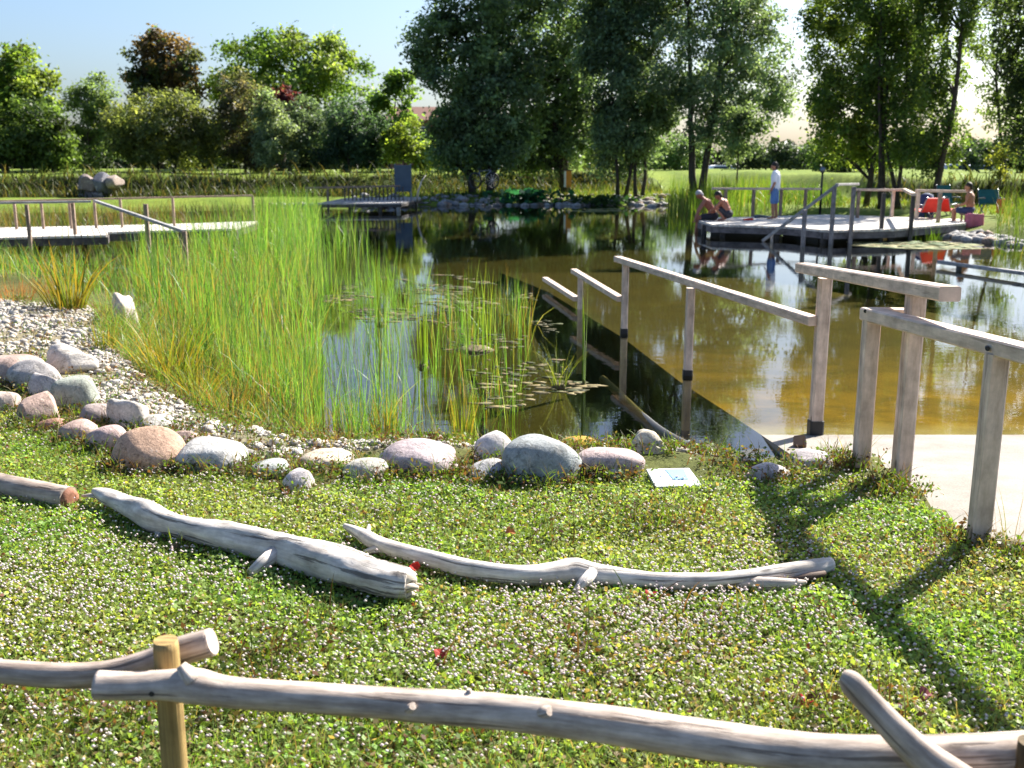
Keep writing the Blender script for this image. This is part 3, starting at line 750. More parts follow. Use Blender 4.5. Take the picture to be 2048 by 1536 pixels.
# ------------------------------------------------------------------ ground cover and water plants (nobody could count these)
def lawn_cover():
    rg = np.random.default_rng(5)
    def vis(p):
        k = np.abs(p[:, 0]) / (np.maximum(p[:, 1], 0.1) + 1.6)
        return np.where((k < 0.62) & (p[:, 1] > 1.9), np.clip(1.15 - p[:, 1] * 0.055, 0.35, 1), 0.0)
    C = Cloud()
    n = 200000
    p = in_poly(LAWN, n, rg, vis)
    z = hfun(p[:, 0], p[:, 1])
    pn = 0.5 + 0.25 * np.sin(p[:, 0] * 2.7 + np.sin(p[:, 1] * 3.3) * 1.4) + 0.25 * np.sin(p[:, 1] * 4.1 + p[:, 0] * 1.1)
    pn2 = 0.5 + 0.5 * np.sin(p[:, 0] * 7.1 + 2 * np.sin(p[:, 1] * 5.7)) * np.sin(p[:, 1] * 6.3 + 1.1)
    hz = rg.uniform(0, 1, n) ** 1.3 * (0.012 + 0.045 * pn2 ** 2)
    pos = np.stack([p[:, 0], p[:, 1], z + 0.004 + hz], 1)
    c = np.array([0.19, 0.32, 0.065])[None] * (1 - pn[:, None]) + np.array([0.30, 0.36, 0.10])[None] * pn[:, None]
    c = c * (0.62 + 0.7 * rg.uniform(size=(n, 1)) ** 1.3) * (1 + rg.normal(size=(n, 3)) * 0.07)
    dpat = sstep(0.45, 0.95, 0.5 + 0.5 * np.sin(p[:, 0] * 1.7 + 2.1 * np.sin(p[:, 1] * 1.1 + 0.5)) * np.sin(p[:, 1] * 2.3 + 0.8 * p[:, 0] + 2.0))
    nearp = 1 - sstep(2.5, 3.5, p[:, 1])
    dry = rg.uniform(size=n) < 0.05 + 0.22 * dpat + 0.18 * nearp
    c[dry] = np.array([0.30, 0.22, 0.11]) * (0.6 + 0.7 * rg.uniform(size=(dry.sum(), 1)))
    red = rg.uniform(size=n) < 0.02
    c[red] = np.array([0.16, 0.05, 0.03]) * (0.6 + 0.7 * rg.uniform(size=(red.sum(), 1)))
    C.add(leaf_quads(pos, rg.uniform(0.007, 0.0155, n), np.clip(c * 1.12, 0.004, 0.9), 0.65, 0.7, rg))
    n = 60000
    p = in_poly(LAWN, n, rg, vis)
    z = hfun(p[:, 0], p[:, 1])
    near = 1 - sstep(2.5, 3.7, p[:, 1])
    h = rg.uniform(0.025, 0.07, n) * (1 + 1.1 * near)
    ang = rg.uniform(0, 6.28, n)
    c = np.array([0.20, 0.28, 0.07])[None] * (0.65 + 0.6 * rg.uniform(size=(n, 1))) * (1 + rg.normal(size=(n, 3)) * 0.08)
    dry = rg.uniform(size=n) < 0.10 + 0.26 * near
    c[dry] = np.array([0.34, 0.26, 0.13]) * (0.6 + 0.6 * rg.uniform(size=(dry.sum(), 1)))
    C.add(blades(np.stack([p[:, 0], p[:, 1], z], 1), h, rg.uniform(0.003, 0.0055, n), np.stack([np.cos(ang), np.sin(ang)], 1), rg.uniform(0.2, 1.2, n), np.clip(c, 0.004, 0.9), 3, None, rg))
    tag(C.build('lawn_clover', M['grass']), 'short green clover and grass covering the near bank', 'ground cover', kind='stuff')
    # tiny white flower heads
    n = 18000
    def fd(p):
        b = vis(p)
        q = 0.55 + 0.45 * np.sin(p[:, 0] * 1.9 + 1.3 * np.sin(p[:, 1] * 2.3)) * np.sin(p[:, 1] * 1.7 + 0.6)
        shore = sstep(-2.2, -0.7, sdf(p[:, 0], p[:, 1], LAWN))
        return b * np.clip(q, 0.12, 1) * (1 - 0.75 * shore) * (0.18 + 0.82 * sstep(2.7, 3.9, p[:, 1]))
    p = in_poly(LAWN, n, rg, fd)
    z = hfun(p[:, 0], p[:, 1]) + rg.uniform(0.02, 0.06, n)
    r = rg.uniform(0.0048, 0.0088, n)
    octv = np.array([[1, 0, 0], [-1, 0, 0], [0, 1, 0], [0, -1, 0], [0, 0, 0.8], [0, 0, -0.8]])
    octf = np.array([[0, 2, 4], [2, 1, 4], [1, 3, 4], [3, 0, 4], [2, 0, 5], [1, 2, 5], [3, 1, 5], [0, 3, 5]])
    V = (np.stack([p[:, 0], p[:, 1], z], 1)[:, None, :] + octv[None] * r[:, None, None]).reshape(-1, 3)
    Fc = (np.arange(n)[:, None, None] * 6 + octf[None]).reshape(-1, 3)
    c = np.array([0.80, 0.72, 0.69])[None] * (0.75 + 0.3 * rg.uniform(size=(n, 1))) * (1 + rg.normal(size=(n, 3)) * 0.03)
    o = mesh_np('lawn_flowers', V, Fc, M['petal'], np.repeat(np.clip(c, 0, 0.9), 6, 0))
    tag(o, 'countless tiny white flower heads scattered over the near grass', 'flowers', kind='stuff')
lawn_cover()

def gravel():
    rg = np.random.default_rng(9)
    n = 11000
    p = in_poly(GRAVEL, n, rg, lambda q: np.where(np.abs(q[:, 0]) < q[:, 1] * 0.62 + 1.0, np.clip(0.62 + 0.6 * np.sin(q[:, 0] * 3.1 + 1.3 * np.sin(q[:, 1] * 2.2)) * np.sin(q[:, 1] * 3.3 + 0.4), 0.12, 1), 0.0))
    z = hfun(p[:, 0], p[:, 1])
    r = rg.uniform(0.008, 0.024, n) * (1 + (rg.uniform(size=n) < 0.07) * 1.2)
    ico = np.array([[0, 0, 1], [0.894, 0, 0.447], [0.276, 0.851, 0.447], [-0.724, 0.526, 0.447], [-0.724, -0.526, 0.447], [0.276, -0.851, 0.447], [0.724, 0.526, -0.447], [-0.276, 0.851, -0.447], [-0.894, 0, -0.447], [-0.276, -0.851, -0.447], [0.724, -0.526, -0.447], [0, 0, -1]])
    icf = np.array([[0, 1, 2], [0, 2, 3], [0, 3, 4], [0, 4, 5], [0, 5, 1], [1, 6, 2], [2, 7, 3], [3, 8, 4], [4, 9, 5], [5, 10, 1], [2, 6, 7], [3, 7, 8], [4, 8, 9], [5, 9, 10], [1, 10, 6], [6, 11, 7], [7, 11, 8], [8, 11, 9], [9, 11, 10], [10, 11, 6]])
    jit = 1 + rg.normal(size=(n, 12, 1)) * 0.14
    sc = np.stack([rg.uniform(0.8, 1.4, n), rg.uniform(0.8, 1.3, n), rg.uniform(0.5, 0.8, n)], 1)[:, None, :]
    V = ico[None] * jit * sc * r[:, None, None] + np.stack([p[:, 0], p[:, 1], z + r * 0.3], 1)[:, None, :]
    Fc = (np.arange(n)[:, None, None] * 12 + icf[None]).reshape(-1, 3)
    pal = np.array([[0.56, 0.51, 0.45], [0.46, 0.42, 0.38], [0.34, 0.32, 0.29], [0.62, 0.57, 0.50], [0.46, 0.31, 0.21], [0.24, 0.22, 0.20]])
    c = pal[rg.choice(6, n, p=[0.3, 0.22, 0.17, 0.2, 0.06, 0.05])] * (0.85 + 0.25 * rg.uniform(size=(n, 1)))
    tag(mesh_np('gravel', V.reshape(-1, 3), Fc, M['stone'], np.repeat(c, 12, 0), smooth=True), 'white pebble gravel between the boulders and the reeds', 'gravel', kind='stuff')
    # pale stones edging the far shore
    seg = [(700, 408, 1340, 409, 260), (1880, 470, 2050, 490, 130), (540, 412, 640, 411, 40)]
    P = []
    for u0, v0, u1, v1, m in seg:
        for _ in range(m):
            t = rg.uniform(); q = G(u0 + (u1 - u0) * t, v0 + (v1 - v0) * t + rg.normal() * 1.5, 0.03); P.append((q.x, q.y + rg.uniform(-0.2, 1.2), 0))
    P = np.array(P); n = len(P)
    P[:, 2] = np.maximum(hfun(P[:, 0], P[:, 1]), 0.0) + 0.03
    r = rg.uniform(0.08, 0.24, n)
    jit = 1 + rg.normal(size=(n, 12, 1)) * 0.12
    sc = np.stack([rg.uniform(0.9, 1.5, n), rg.uniform(0.8, 1.3, n), rg.uniform(0.45, 0.75, n)], 1)[:, None, :]
    V = ico[None] * jit * sc * r[:, None, None] + P[:, None, :]
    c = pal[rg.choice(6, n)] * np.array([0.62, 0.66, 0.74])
    Fc = (np.arange(n)[:, None, None] * 12 + icf[None]).reshape(-1, 3)
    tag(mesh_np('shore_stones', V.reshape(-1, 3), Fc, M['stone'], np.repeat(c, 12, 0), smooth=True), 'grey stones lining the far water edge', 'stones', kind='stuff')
gravel()

def wpoly(px, z=0.0):
    return np.array([tuple(G(u, v, z))[:2] for u, v in px])
def reeds():
    rg = np.random.default_rng(21)
    def bed(poly, n, h0, h1, w0, w1, cols, bend=(0.03, 0.25), seg=4, dens=None):
        p = in_poly(poly, n, rg, dens)
        z = np.maximum(hfun(p[:, 0], p[:, 1]), -0.25)
        ang = rg.uniform(0, 6.28, n)
        ci = rg.integers(0, len(cols), n)
        c = np.array(cols)[ci] * (0.75 + 0.5 * rg.uniform(size=(n, 1)))
        tip = c * np.array([1.2, 1.12, 0.95])
        b = rg.uniform(bend[0], bend[1], n); k = rg.uniform(size=n) < 0.12; b[k] = rg.uniform(0.5, 1.2, k.sum())
        dead = rg.uniform(size=n) < 0.10; c[dead] = np.array([0.34, 0.26, 0.14]) * (0.6 + 0.5 * rg.uniform(size=(dead.sum(), 1)))
        return blades(np.stack([p[:, 0], p[:, 1], z], 1), rg.uniform(h0, h1, n), rg.uniform(w0, w1, n), np.stack([np.cos(ang), np.sin(ang)], 1), b, np.clip(c, 0.005, 0.9), seg, np.clip(tip, 0.005, 0.9), rg)
    green = ((0.095, 0.22, 0.045), (0.06, 0.155, 0.035), (0.12, 0.255, 0.05), (0.17, 0.265, 0.085))
    mixed = green + green + ((0.22, 0.20, 0.06), (0.24, 0.15, 0.06))
    def patchy(q):
        s_ = 0.5 + 0.5 * np.sin(q[:, 0] * 3.9 + 1.7 * np.sin(q[:, 1] * 1.9)) * np.sin(q[:, 1] * 2.3 + q[:, 0] * 0.8)
        return np.clip(s_ * 1.5 - 0.25, 0.10, 1)
    C = Cloud()
    # thick bed left of the open water, near to far
    C.add(bed(wpoly([(300, 640), (250, 560), (420, 530), (600, 530), (640, 620), (640, 720), (560, 740), (430, 760)]), 2500, 0.5, 1.3, 0.009, 0.020, mixed, (0.02, 0.35), 5, patchy))
    C.add(bed(wpoly([(250, 560), (280, 500), (520, 480), (640, 480), (640, 530), (420, 540)]), 900, 0.7, 1.45, 0.013, 0.024, green, (0.02, 0.3), 5, patchy))
    C.add(bed(wpoly([(380, 600), (400, 500), (640, 470), (640, 560)]), 230, 1.3, 2.05, 0.014, 0.024, green))
    C.add(bed(wpoly([(380, 700), (640, 700), (650, 880), (560, 860), (470, 800)]), 1500, 0.35, 0.8, 0.006, 0.012, mixed))
    C.add(bed(wpoly([(200, 690), (290, 650), (420, 640), (640, 720), (600, 868), (520, 840), (430, 805), (300, 745), (215, 735)]), 2600, 0.2, 0.6, 0.005, 0.011, mixed + ((0.22, 0.20, 0.06), (0.2, 0.14, 0.06)), (0.2, 0.8)))
    C.add(bed(wpoly([(205, 735), (290, 775), (420, 850), (540, 880), (640, 893), (640, 850), (500, 800), (400, 750), (300, 680), (190, 660)], 0.12), 2600, 0.08, 0.36, 0.005, 0.010, mixed + ((0.22, 0.20, 0.06), (0.24, 0.15, 0.07)), (0.3, 1.0)))
    tag(C.build('reed_bed', M['reed']), 'thick bed of tall green reeds left of the open water', 'reeds', kind='stuff')
    C = Cloud()
    def clumpy(q):
        s = 0.5 + 0.5 * np.sin(q[:, 0] * 5.3 + 1.9 * np.sin(q[:, 1] * 2.9)) * np.sin(q[:, 1] * 3.7 + q[:, 0])
        return np.clip(s * 1.6 - 0.5, 0.02, 1)
    C.add(bed(wpoly([(630, 560), (860, 560), (880, 760), (860, 880), (640, 880)]), 720, 0.5, 1.15, 0.007, 0.014, green, (0.02, 0.2), 4, clumpy))
    C.add(bed(wpoly([(860, 600), (1070, 600), (1060, 800), (980, 880), (860, 890)]), 420, 0.35, 0.95, 0.007, 0.013, mixed, (0.02, 0.22), 4, clumpy))
    C.add(bed(wpoly([(620, 800), (960, 800), (960, 893), (700, 893)]), 620, 0.2, 0.5, 0.005, 0.010, mixed, (0.05, 0.4), 4, clumpy))
    C.add(bed(wpoly([(560, 470), (740, 470), (740, 540), (560, 540)]), 240, 0.8, 1.5, 0.012, 0.02, green, (0.02, 0.2), 4, clumpy))
    C.add(bed(wpoly([(900, 640), (1060, 640), (1060, 720), (900, 720)]), 40, 0.9, 1.25, 0.010, 0.016, green, (0.02, 0.1)))
    tag(C.build('sparse_reeds', M['reed']), 'scattered thin reeds standing in the open water', 'reeds', kind='stuff')
    C = Cloud()
    # marsh left of and under the walkway, and the strip behind it
    C.add(bed(wpoly([(-350, 600), (-300, 480), (240, 480), (300, 560), (240, 620), (40, 610)]), 3600, 0.3, 0.75, 0.008, 0.02, mixed, (0.1, 0.6)))
    C.add(bed(wpoly([(-400, 470), (-300, 425), (560, 418), (620, 470), (260, 480)]), 4200, 0.4, 1.0, 0.016, 0.034, ((0.08, 0.13, 0.03), (0.11, 0.15, 0.035), (0.15, 0.13, 0.05), (0.15, 0.09, 0.045), (0.05, 0.08, 0.022)), (0.1, 0.5)))
    C.add(bed(wpoly([(500, 470), (520, 425), (640, 425), (640, 470)]), 700, 0.7, 1.7, 0.016, 0.03, green, (0.02, 0.25)))
    tag(C.build('marsh_grass', M['reed']), 'rough marsh grass around and beneath the left walkway', 'marsh grass', kind='stuff')
    C = Cloud()
    C.add(bed(wpoly([(1330, 425), (1340, 405), (1560, 405), (1570, 432), (1420, 432)]), 1500, 0.7, 1.35, 0.03, 0.05, ((0.10, 0.19, 0.03), (0.07, 0.14, 0.03), (0.14, 0.2, 0.04)), (0.02, 0.25)))
    C.add(bed(wpoly([(1560, 405), (1660, 405), (1700, 432), (1560, 434)]), 500, 0.5, 1.0, 0.03, 0.05, ((0.05, 0.11, 0.03), (0.09, 0.15, 0.03)), (0.05, 0.4)))
    C.add(bed(wpoly([(850, 408), (850, 398), (1340, 398), (1340, 408)]), 700, 0.25, 0.75, 0.03, 0.05, ((0.07, 0.12, 0.03), (0.12, 0.15, 0.04), (0.05, 0.08, 0.03)), (0.05, 0.5)))
    tag(C.build('reed_bed', M['reed']), 'bright green reeds behind the right deck on the far shore', 'reeds', kind='stuff')
    C = Cloud()
    C.add(bed(wpoly([(1990, 500), (1995, 450), (2300, 470), (2300, 540), (2060, 520)]), 1100, 0.5, 1.35, 0.015, 0.03, ((0.06, 0.11, 0.02), (0.08, 0.13, 0.03)), (0.05, 0.4)))
    C.add(bed(wpoly([(1815, 482), (1815, 470), (1880, 470), (1880, 482)]), 160, 0.4, 0.75, 0.012, 0.025, ((0.07, 0.14, 0.02),), (0.05, 0.4)))
    tag(C.build('reed_bed', M['reed']), 'dark green reeds by the stones at the right water edge', 'reeds', kind='stuff')
    # rough growth on the embankment faces and the far shore verge
    C = Cloud()
    n = 15000
    x = rg.uniform(-34, 34, n)
    yb = np.interp(x, [-60, -30, -8, 0, 10, 14, 18, 22, 40], [50, 52, 54, 62, 63, 57, 46, 42, 40]); wd = np.interp(x, [-60, 6, 11, 16, 19, 40], [1.6, 1.6, 8, 7, 2.2, 2.0])
    y = yb + rg.uniform(-0.9, 0.9, n) * wd
    k = (wd < 5); x, y = x[k], y[k]; n = len(x)
    p = np.stack([x, y, hfun(x, y)], 1)
    ang = rg.uniform(0, 6.28, n)
    cols = np.array(((0.045, 0.065, 0.02), (0.06, 0.08, 0.025), (0.035, 0.05, 0.018), (0.10, 0.085, 0.035)))[rg.integers(0, 4, n)]
    C.add(blades(p, rg.uniform(0.2, 0.6, n) * (1 + 0.9 * (rg.uniform(size=n) < 0.2)), rg.uniform(0.04, 0.1, n), np.stack([np.cos(ang), np.sin(ang)], 1), rg.uniform(0.2, 0.8, n), cols * (0.7 + 0.6 * rg.uniform(size=(n, 1))), 3, None, rg))
    tag(C.build('bank_growth', M['grass']), 'rough dark grass on the far embankment face', 'rough grass', kind='stuff')
    C = Cloud()
    n = 9000
    q = in_poly(np.array([(-9.5, 46.5), (-1, 47), (9, 47), (14, 40), (17, 34), (26, 32), (28, 40), (18, 44), (14, 56), (2, 61), (-8, 53)]), n, rg, lambda a: np.where(sdf(a[:, 0], a[:, 1], POND) > 0.3, 1.0, 0.0))
    ang = rg.uniform(0, 6.28, n)
    cols = np.array(((0.11, 0.16, 0.03), (0.13, 0.18, 0.03), (0.09, 0.14, 0.025), (0.17, 0.16, 0.05)))[rg.integers(0, 4, n)]
    C.add(blades(np.stack([q[:, 0], q[:, 1], hfun(q[:, 0], q[:, 1])], 1), rg.uniform(0.08, 0.3, n), rg.uniform(0.03, 0.07, n), np.stack([np.cos(ang), np.sin(ang)], 1), rg.uniform(0.2, 0.8, n), cols * (0.7 + 0.6 * rg.uniform(size=(n, 1))), 3, None, rg))
    tag(C.build('far_grass', M['grass']), 'sunlit uneven grass on the far shore under the grove', 'grass', kind='stuff')
reeds()

def tuft(name, label, u, v, z, n, h, wd, spread, cols, bend=(0.2, 0.8), seed=1, cat='plant', group=None, rad=0.06):
    rg = np.random.default_rng(seed)
    c = G(u, v, z)
    root = empty(name, c, label, cat, group)
    a = rg.uniform(0, 6.28, n)
    r = rad * np.sqrt(rg.uniform(size=n))
    p = np.stack([c.x + np.cos(a) * r, c.y + np.sin(a) * r, np.full(n, c.z - 0.02)], 1)
    col = np.array(cols)[rg.integers(0, len(cols), n)] * (0.75 + 0.5 * rg.uniform(size=(n, 1)))
    a2 = a + rg.normal(size=n) * 0.5
    C = Cloud().add(blades(p, rg.uniform(0.5, 1.0, n) * h, rg.uniform(0.7, 1.2, n) * wd, np.stack([np.cos(a2), np.sin(a2)], 1), rg.uniform(bend[0], bend[1], n) * spread, np.clip(col, 0.004, 0.9), 6, np.clip(col * np.array([1.3, 1.05, 0.8]), 0, 0.9), rg))
    C.build('leaves', M['reed'], root)
    mb = MB(); mb.ball((c.x, c.y, c.z), (rad * 1.1, rad * 1.1, 0.05), 8, (0.12, 0.09, 0.04)); mb.build('root_crown', M['stone'], root)
    return root
sg = ((0.13, 0.19, 0.025), (0.20, 0.20, 0.03), (0.10, 0.15, 0.02), (0.26, 0.20, 0.04))
tuft('iris_plant', 'big yellow green sword leaved plant on the gravel at the left', 140, 655, 0.1, 95, 1.25, 0.030, 0.75, sg, seed=51, rad=0.16)
tuft('sedge_tussock', 'tall arching sedge tussock between the gravel and the reed bed', 345, 775, 0.1, 150, 0.95, 0.013, 0.8, sg, seed=52, rad=0.2)
tuft('sedge_tussock', 'small yellow sedge right of the white rough rock', 212, 735, 0.15, 45, 0.62, 0.016, 0.45, sg, seed=53, rad=0.07)
tuft('sedge_tussock', 'brownish low sedge tuft at the foot of the reed bed', 460, 835, 0.08, 120, 0.50, 0.010, 0.8, ((0.15, 0.15, 0.04), (0.2, 0.13, 0.05), (0.1, 0.14, 0.03)), seed=54, rad=0.18)
tuft('sedge_tussock', 'sedge tuft with brown base beside the brown low tuft and the gravel', 400, 815, 0.1, 90, 0.7, 0.011, 0.8, sg, seed=55, rad=0.12)
tuft('rush_clump', 'arching rush clump in the water below the handrail end', 1118, 775, 0.0, 34, 0.62, 0.011, 0.95, ((0.12, 0.18, 0.03), (0.16, 0.2, 0.05)), seed=56, rad=0.07)
tuft('tall_reed', 'single thick bright reed in front of the second handrail post', 1168, 768, 0.0, 5, 1.15, 0.03, 0.10, ((0.10, 0.19, 0.02),), (0.05, 0.3), seed=57, rad=0.02)
tuft('reed_clump', 'clump of tall straight reeds in open water left of the water lilies', 950, 700, 0.0, 16, 1.15, 0.016, 0.25, ((0.12, 0.19, 0.025),), (0.05, 0.5), seed=58, rad=0.22)
tuft('reed_clump', 'upright reed clump standing in sky reflection', 846, 735, 0.0, 14, 1.05, 0.017, 0.2, ((0.12, 0.2, 0.025),), (0.05, 0.4), seed=59, rad=0.06)
tuft('reed_clump', 'dense upright reed clump near the open water edge', 762, 650, 0.0, 14, 1.3, 0.018, 0.2, ((0.12, 0.2, 0.025),), (0.05, 0.4), seed=60, rad=0.07)
tuft('reed_clump', 'short yellow green reed tuft at the near edge of the water', 770, 880, 0.02, 46, 0.45, 0.010, 0.35, sg, seed=61, rad=0.08)
tuft('reed_clump', 'short reed tuft behind the large flat mauve boulder', 925, 885, 0.02, 40, 0.55, 0.010, 0.4, sg, seed=62, rad=0.09)
tuft('red_grass', 'reddish brown low plant on the gravel at the far left', 25, 622, 0.15, 340, 0.62, 0.012, 0.6, ((0.26, 0.10, 0.05), (0.2, 0.13, 0.06), (0.3, 0.15, 0.09)), seed=63, rad=0.62)
tuft('sedge_tussock', 'thin yellow green sedge on the gravel above the white rough rock', 150, 690, 0.15, 60, 0.42, 0.011, 0.6, sg, seed=67, rad=0.12)
tuft('sedge_tussock', 'sparse sedge by the gravel right of the tall white angular stone', 290, 800, 0.12, 60, 0.36, 0.009, 0.7, sg, seed=68, rad=0.14)
tuft('sedge_tussock', 'pinkish dry sedge on the gravel below the sword leaved plant', 70, 668, 0.15, 70, 0.3, 0.010, 0.8, ((0.3, 0.2, 0.12), (0.2, 0.2, 0.06)), seed=69, rad=0.2)
tuft('weed', 'dry yellow grass tuft beside the lilac boulder at the ramp', 1700, 945, 0.28, 28, 0.38, 0.008, 0.7, ((0.2, 0.18, 0.05), (0.12, 0.16, 0.03)), seed=64, rad=0.05)
tuft('weed', 'bent grass stalks rising in front of the thick log', 350, 1105, 0.36, 8, 0.16, 0.010, 0.7, ((0.12, 0.2, 0.03),), seed=65, rad=0.03)
tuft('weed', 'thin tall grass stalks beside the nearest handrail post on the concrete edge', 2030, 1100, 0.36, 9, 0.62, 0.005, 0.3, ((0.12, 0.10, 0.06), (0.1, 0.12, 0.05)), seed=66, rad=0.1)

def pads():
    rg = np.random.default_rng(31)
    def patch(poly, n, r0, r1, cols, dens=None, flat=0.012):
        p = in_poly(poly, n, rg, dens)
        vs, fs, cc = [], [], []
        k = 9
        for i in range(n):
            r = rg.uniform(r0, r1); a0 = rg.uniform(0, 6.28)
            a = a0 + np.arange(k) / k * 2 * np.pi
            rr = r * (0.35 + 0.9 * rg.uniform(size=k)); sx = rg.uniform(0.9, 2.4)
            x = p[i, 0] + np.cos(a) * rr * sx; y = p[i, 1] + np.sin(a) * rr
            zt = 0.002 + flat * rg.uniform(0.0, 1, k) * 0.3
            b = len(vs)
            vs += [(x[j], y[j], zt[j]) for j in range(k)] + [(x[j], y[j], -0.004) for j in range(k)] + [(p[i, 0], p[i, 1], 0.003 + flat * rg.uniform(0.1, 0.4))]
            for j in range(k):
                j2 = (j + 1) % k
                fs.append([b + j, b + j2, b + 2 * k, b + 2 * k]); fs.append([b + k + j, b + k + j2, b + j2, b + j])
            c = np.array(cols[rg.integers(0, len(cols))]) * rg.uniform(0.75, 1.25)
            cc += [c] * (2 * k + 1)
        return vs, fs, cc
    def mk(parts, name, label, cat):
        mb = MB()
        for vs, fs, cc in parts:
            b = len(mb.v)
            mb.v += vs; mb.c += [tuple(c) for c in cc]
            for f in fs:
                f = [b + q for q in (f if f[2] != f[3] else f[:3])]
                mb.f.append(f); mb.uv.append([(0, 0)] * len(f)); mb.sm.append(True)
        tag(mb.build(name, M['petal']), label, cat, kind='stuff')
    br = ((0.10, 0.09, 0.04), (0.14, 0.12, 0.06), (0.07, 0.08, 0.03), (0.10, 0.12, 0.045), (0.19, 0.14, 0.07), (0.06, 0.06, 0.03))
    def cl(q):
        s = np.sin(q[:, 0] * 2.9 + 1.4 * np.sin(q[:, 1] * 1.3)) * np.sin(q[:, 1] * 1.9 + 0.7 * q[:, 0])
        return np.clip(s * 1.5 + 0.2, 0.01, 1)
    mk([patch(wpoly([(650, 585), (780, 540), (900, 550), (1070, 580), (1060, 620), (900, 640), (640, 650)]), 330, 0.015, 0.09, br, cl),
        patch(wpoly([(870, 620), (1060, 590), (1110, 640), (1180, 780), (980, 830), (860, 700)]), 240, 0.01, 0.055, br, cl),
        patch(wpoly([(960, 765), (1200, 760), (1200, 785), (1000, 820)]), 36, 0.02, 0.07, ((0.26, 0.21, 0.10), (0.24, 0.2, 0.1)))], 'floating_algae', 'brownish floating algae mats and dead leaves on the open water', 'algae')
    lg = ((0.22, 0.26, 0.12), (0.30, 0.30, 0.14), (0.16, 0.22, 0.10), (0.36, 0.32, 0.16))
    mk([patch(wpoly([(1700, 484), (1880, 482), (1950, 490), (1960, 497), (1850, 500), (1730, 494)]), 150, 0.08, 0.2, lg),
        patch(wpoly([(1140, 418), (1240, 417), (1240, 425), (1150, 424)]), 30, 0.1, 0.25, lg)], 'lily_pads', 'pale green lily pads floating in front of the right deck', 'lily pads')
pads()

# big leaved water plants at the far edge
def big_leaves(label, u, v, n, rad, h, ls, cols, seed):
    rg = np.random.default_rng(seed)
    c = G(u, v, 0.05)
    root = empty('water_plant', c, label, 'plant')
    p = np.stack([c.x + rg.normal(size=n) * rad, c.y + rg.normal(size=n) * rad * 0.5, c.z + rg.uniform(0.05, 1, n) * h], 1)
    v_, f_, c_ = leaf_quads(p, rg.uniform(0.6, 1.2, n) * ls, np.array(cols)[rg.integers(0, len(cols), n)] * (0.7 + 0.6 * rg.uniform(size=(n, 1))), 0.7, 0.8, rg)
    mesh_np('leaves', v_, f_, M['leaf'], c_, root)
    mb = MB(); mb.ball((c.x, c.y, c.z - 0.12), 0.09, 8, (0.06, 0.12, 0.04))
    for q in p[::6]: mb.sweep([(c.x, c.y, c.z - 0.15), (q[0] * 0.7 + c.x * 0.3, q[1] * 0.7 + c.y * 0.3, c.z + 0.05), tuple(q)], [0.02, 0.012, 0.008], 5, cap=False, col=(0.06, 0.12, 0.04))
    mb.build('stems', M['stone'], root)
big_leaves('teal green big leaved water plant under the grove at the far shore', 1055, 408, 260, 0.75, 0.65, 0.2, ((0.02, 0.10, 0.06), (0.03, 0.13, 0.07)), 1)
big_leaves('low dark leafy plant at the far shore by the grove stems', 1200, 408, 200, 0.9, 0.4, 0.16, ((0.03, 0.08, 0.03), (0.05, 0.10, 0.03)), 2)
big_leaves('leafy plant on the far shore beneath the wheel', 960, 404, 160, 0.7, 0.45, 0.16, ((0.03, 0.08, 0.03), (0.04, 0.09, 0.035)), 3)

# ------------------------------------------------------------------ boulders
def ico_mesh(sub):
    import bmesh
    bm = bmesh.new(); bmesh.ops.create_icosphere(bm, subdivisions=sub, radius=1.0)
    v = np.array([tuple(x.co) for x in bm.verts]); f = np.array([[q.index for q in x.verts] for x in bm.faces]); bm.free()
    return v, f
IV, IF = ico_mesh(4)
def boulder(u0, v0, u1, v1, col, label, seed, rough=0.08, angular=0.0, gz=None, sink=0.0, name='boulder', tilt=0.0):
    rg = np.random.default_rng(seed)
    g = G((u0 + u1) / 2, v1, 0.2)
    gz = float(hfun(g.x, g.y)) if gz is None else gz
    g = G((u0 + u1) / 2, v1 - 2, max(gz, 0.0))
    px = PX(g)
    a = (u1 - u0) / 2 * px * 1.04
    b = min(a * rg.uniform(0.7, 0.9), 0.9 * (v1 - v0) * px / math.sin(math.atan2(CAMZ - gz, g.y)) * 0.5)
    yc = g.y + b * 0.93
    a = a * yc / g.y
    zt = AT((u0 + u1) / 2, v0 - 4, yc).z
    c = max((zt - gz) / 1.25, 0.3 * a * 0.8)
    ctr = AT((u0 + u1) / 2, v1, g.y)
    ctr = Vector((ctr.x * yc / g.y, yc, zt - c * 0.98))
    v = IV.copy()
    p = 2.0 + rg.uniform(0.1, 0.7)
    nn = (np.abs(v) ** p).sum(1) ** (1 / p); v = v / nn[:, None]
    dirs = rg.normal(size=(7, 3)); ph = rg.uniform(0, 6.28, 7); fr = rg.uniform(1.2, 3.8, 7)
    d = sum(np.sin(IV @ dirs[i] * fr[i] + ph[i]) / (i + 2) for i in range(7))
    v = v * (1 + rough * 2.1 * d)[:, None]
    angular = max(angular, 0.45)
    if angular:
        for _ in range(9):
            nrm = rg.normal(size=3); nrm /= np.linalg.norm(nrm); lim = rg.uniform(0.62, 0.9)
            k = v @ nrm
            v = v - np.where(k > lim, k - lim, 0)[:, None] * nrm[None] * angular
    v[:, 2] += tilt * v[:, 0] * 0.35
    sp = v.max(0) - v.min(0); v = v / (sp / 2)[None]; v = v - (v.max(0) + v.min(0))[None] / 2
    v = v * np.array([a, b, c])
    cc = (np.array(col) * np.array([0.92, 0.90, 0.86]))[None] * (1 + 0.14 * np.sin(IV @ dirs[0] * 2.2 + ph[1]))[:, None]
    BOX.append((ctr.x, ctr.y, a, b))
    o = mesh_np(name, v, IF, M['stone'], np.clip(cc, 0.01, 0.85), smooth=True)
    o.location = ctr
    tag(o, label, 'stone', 'boulders edging the pond')
    return o
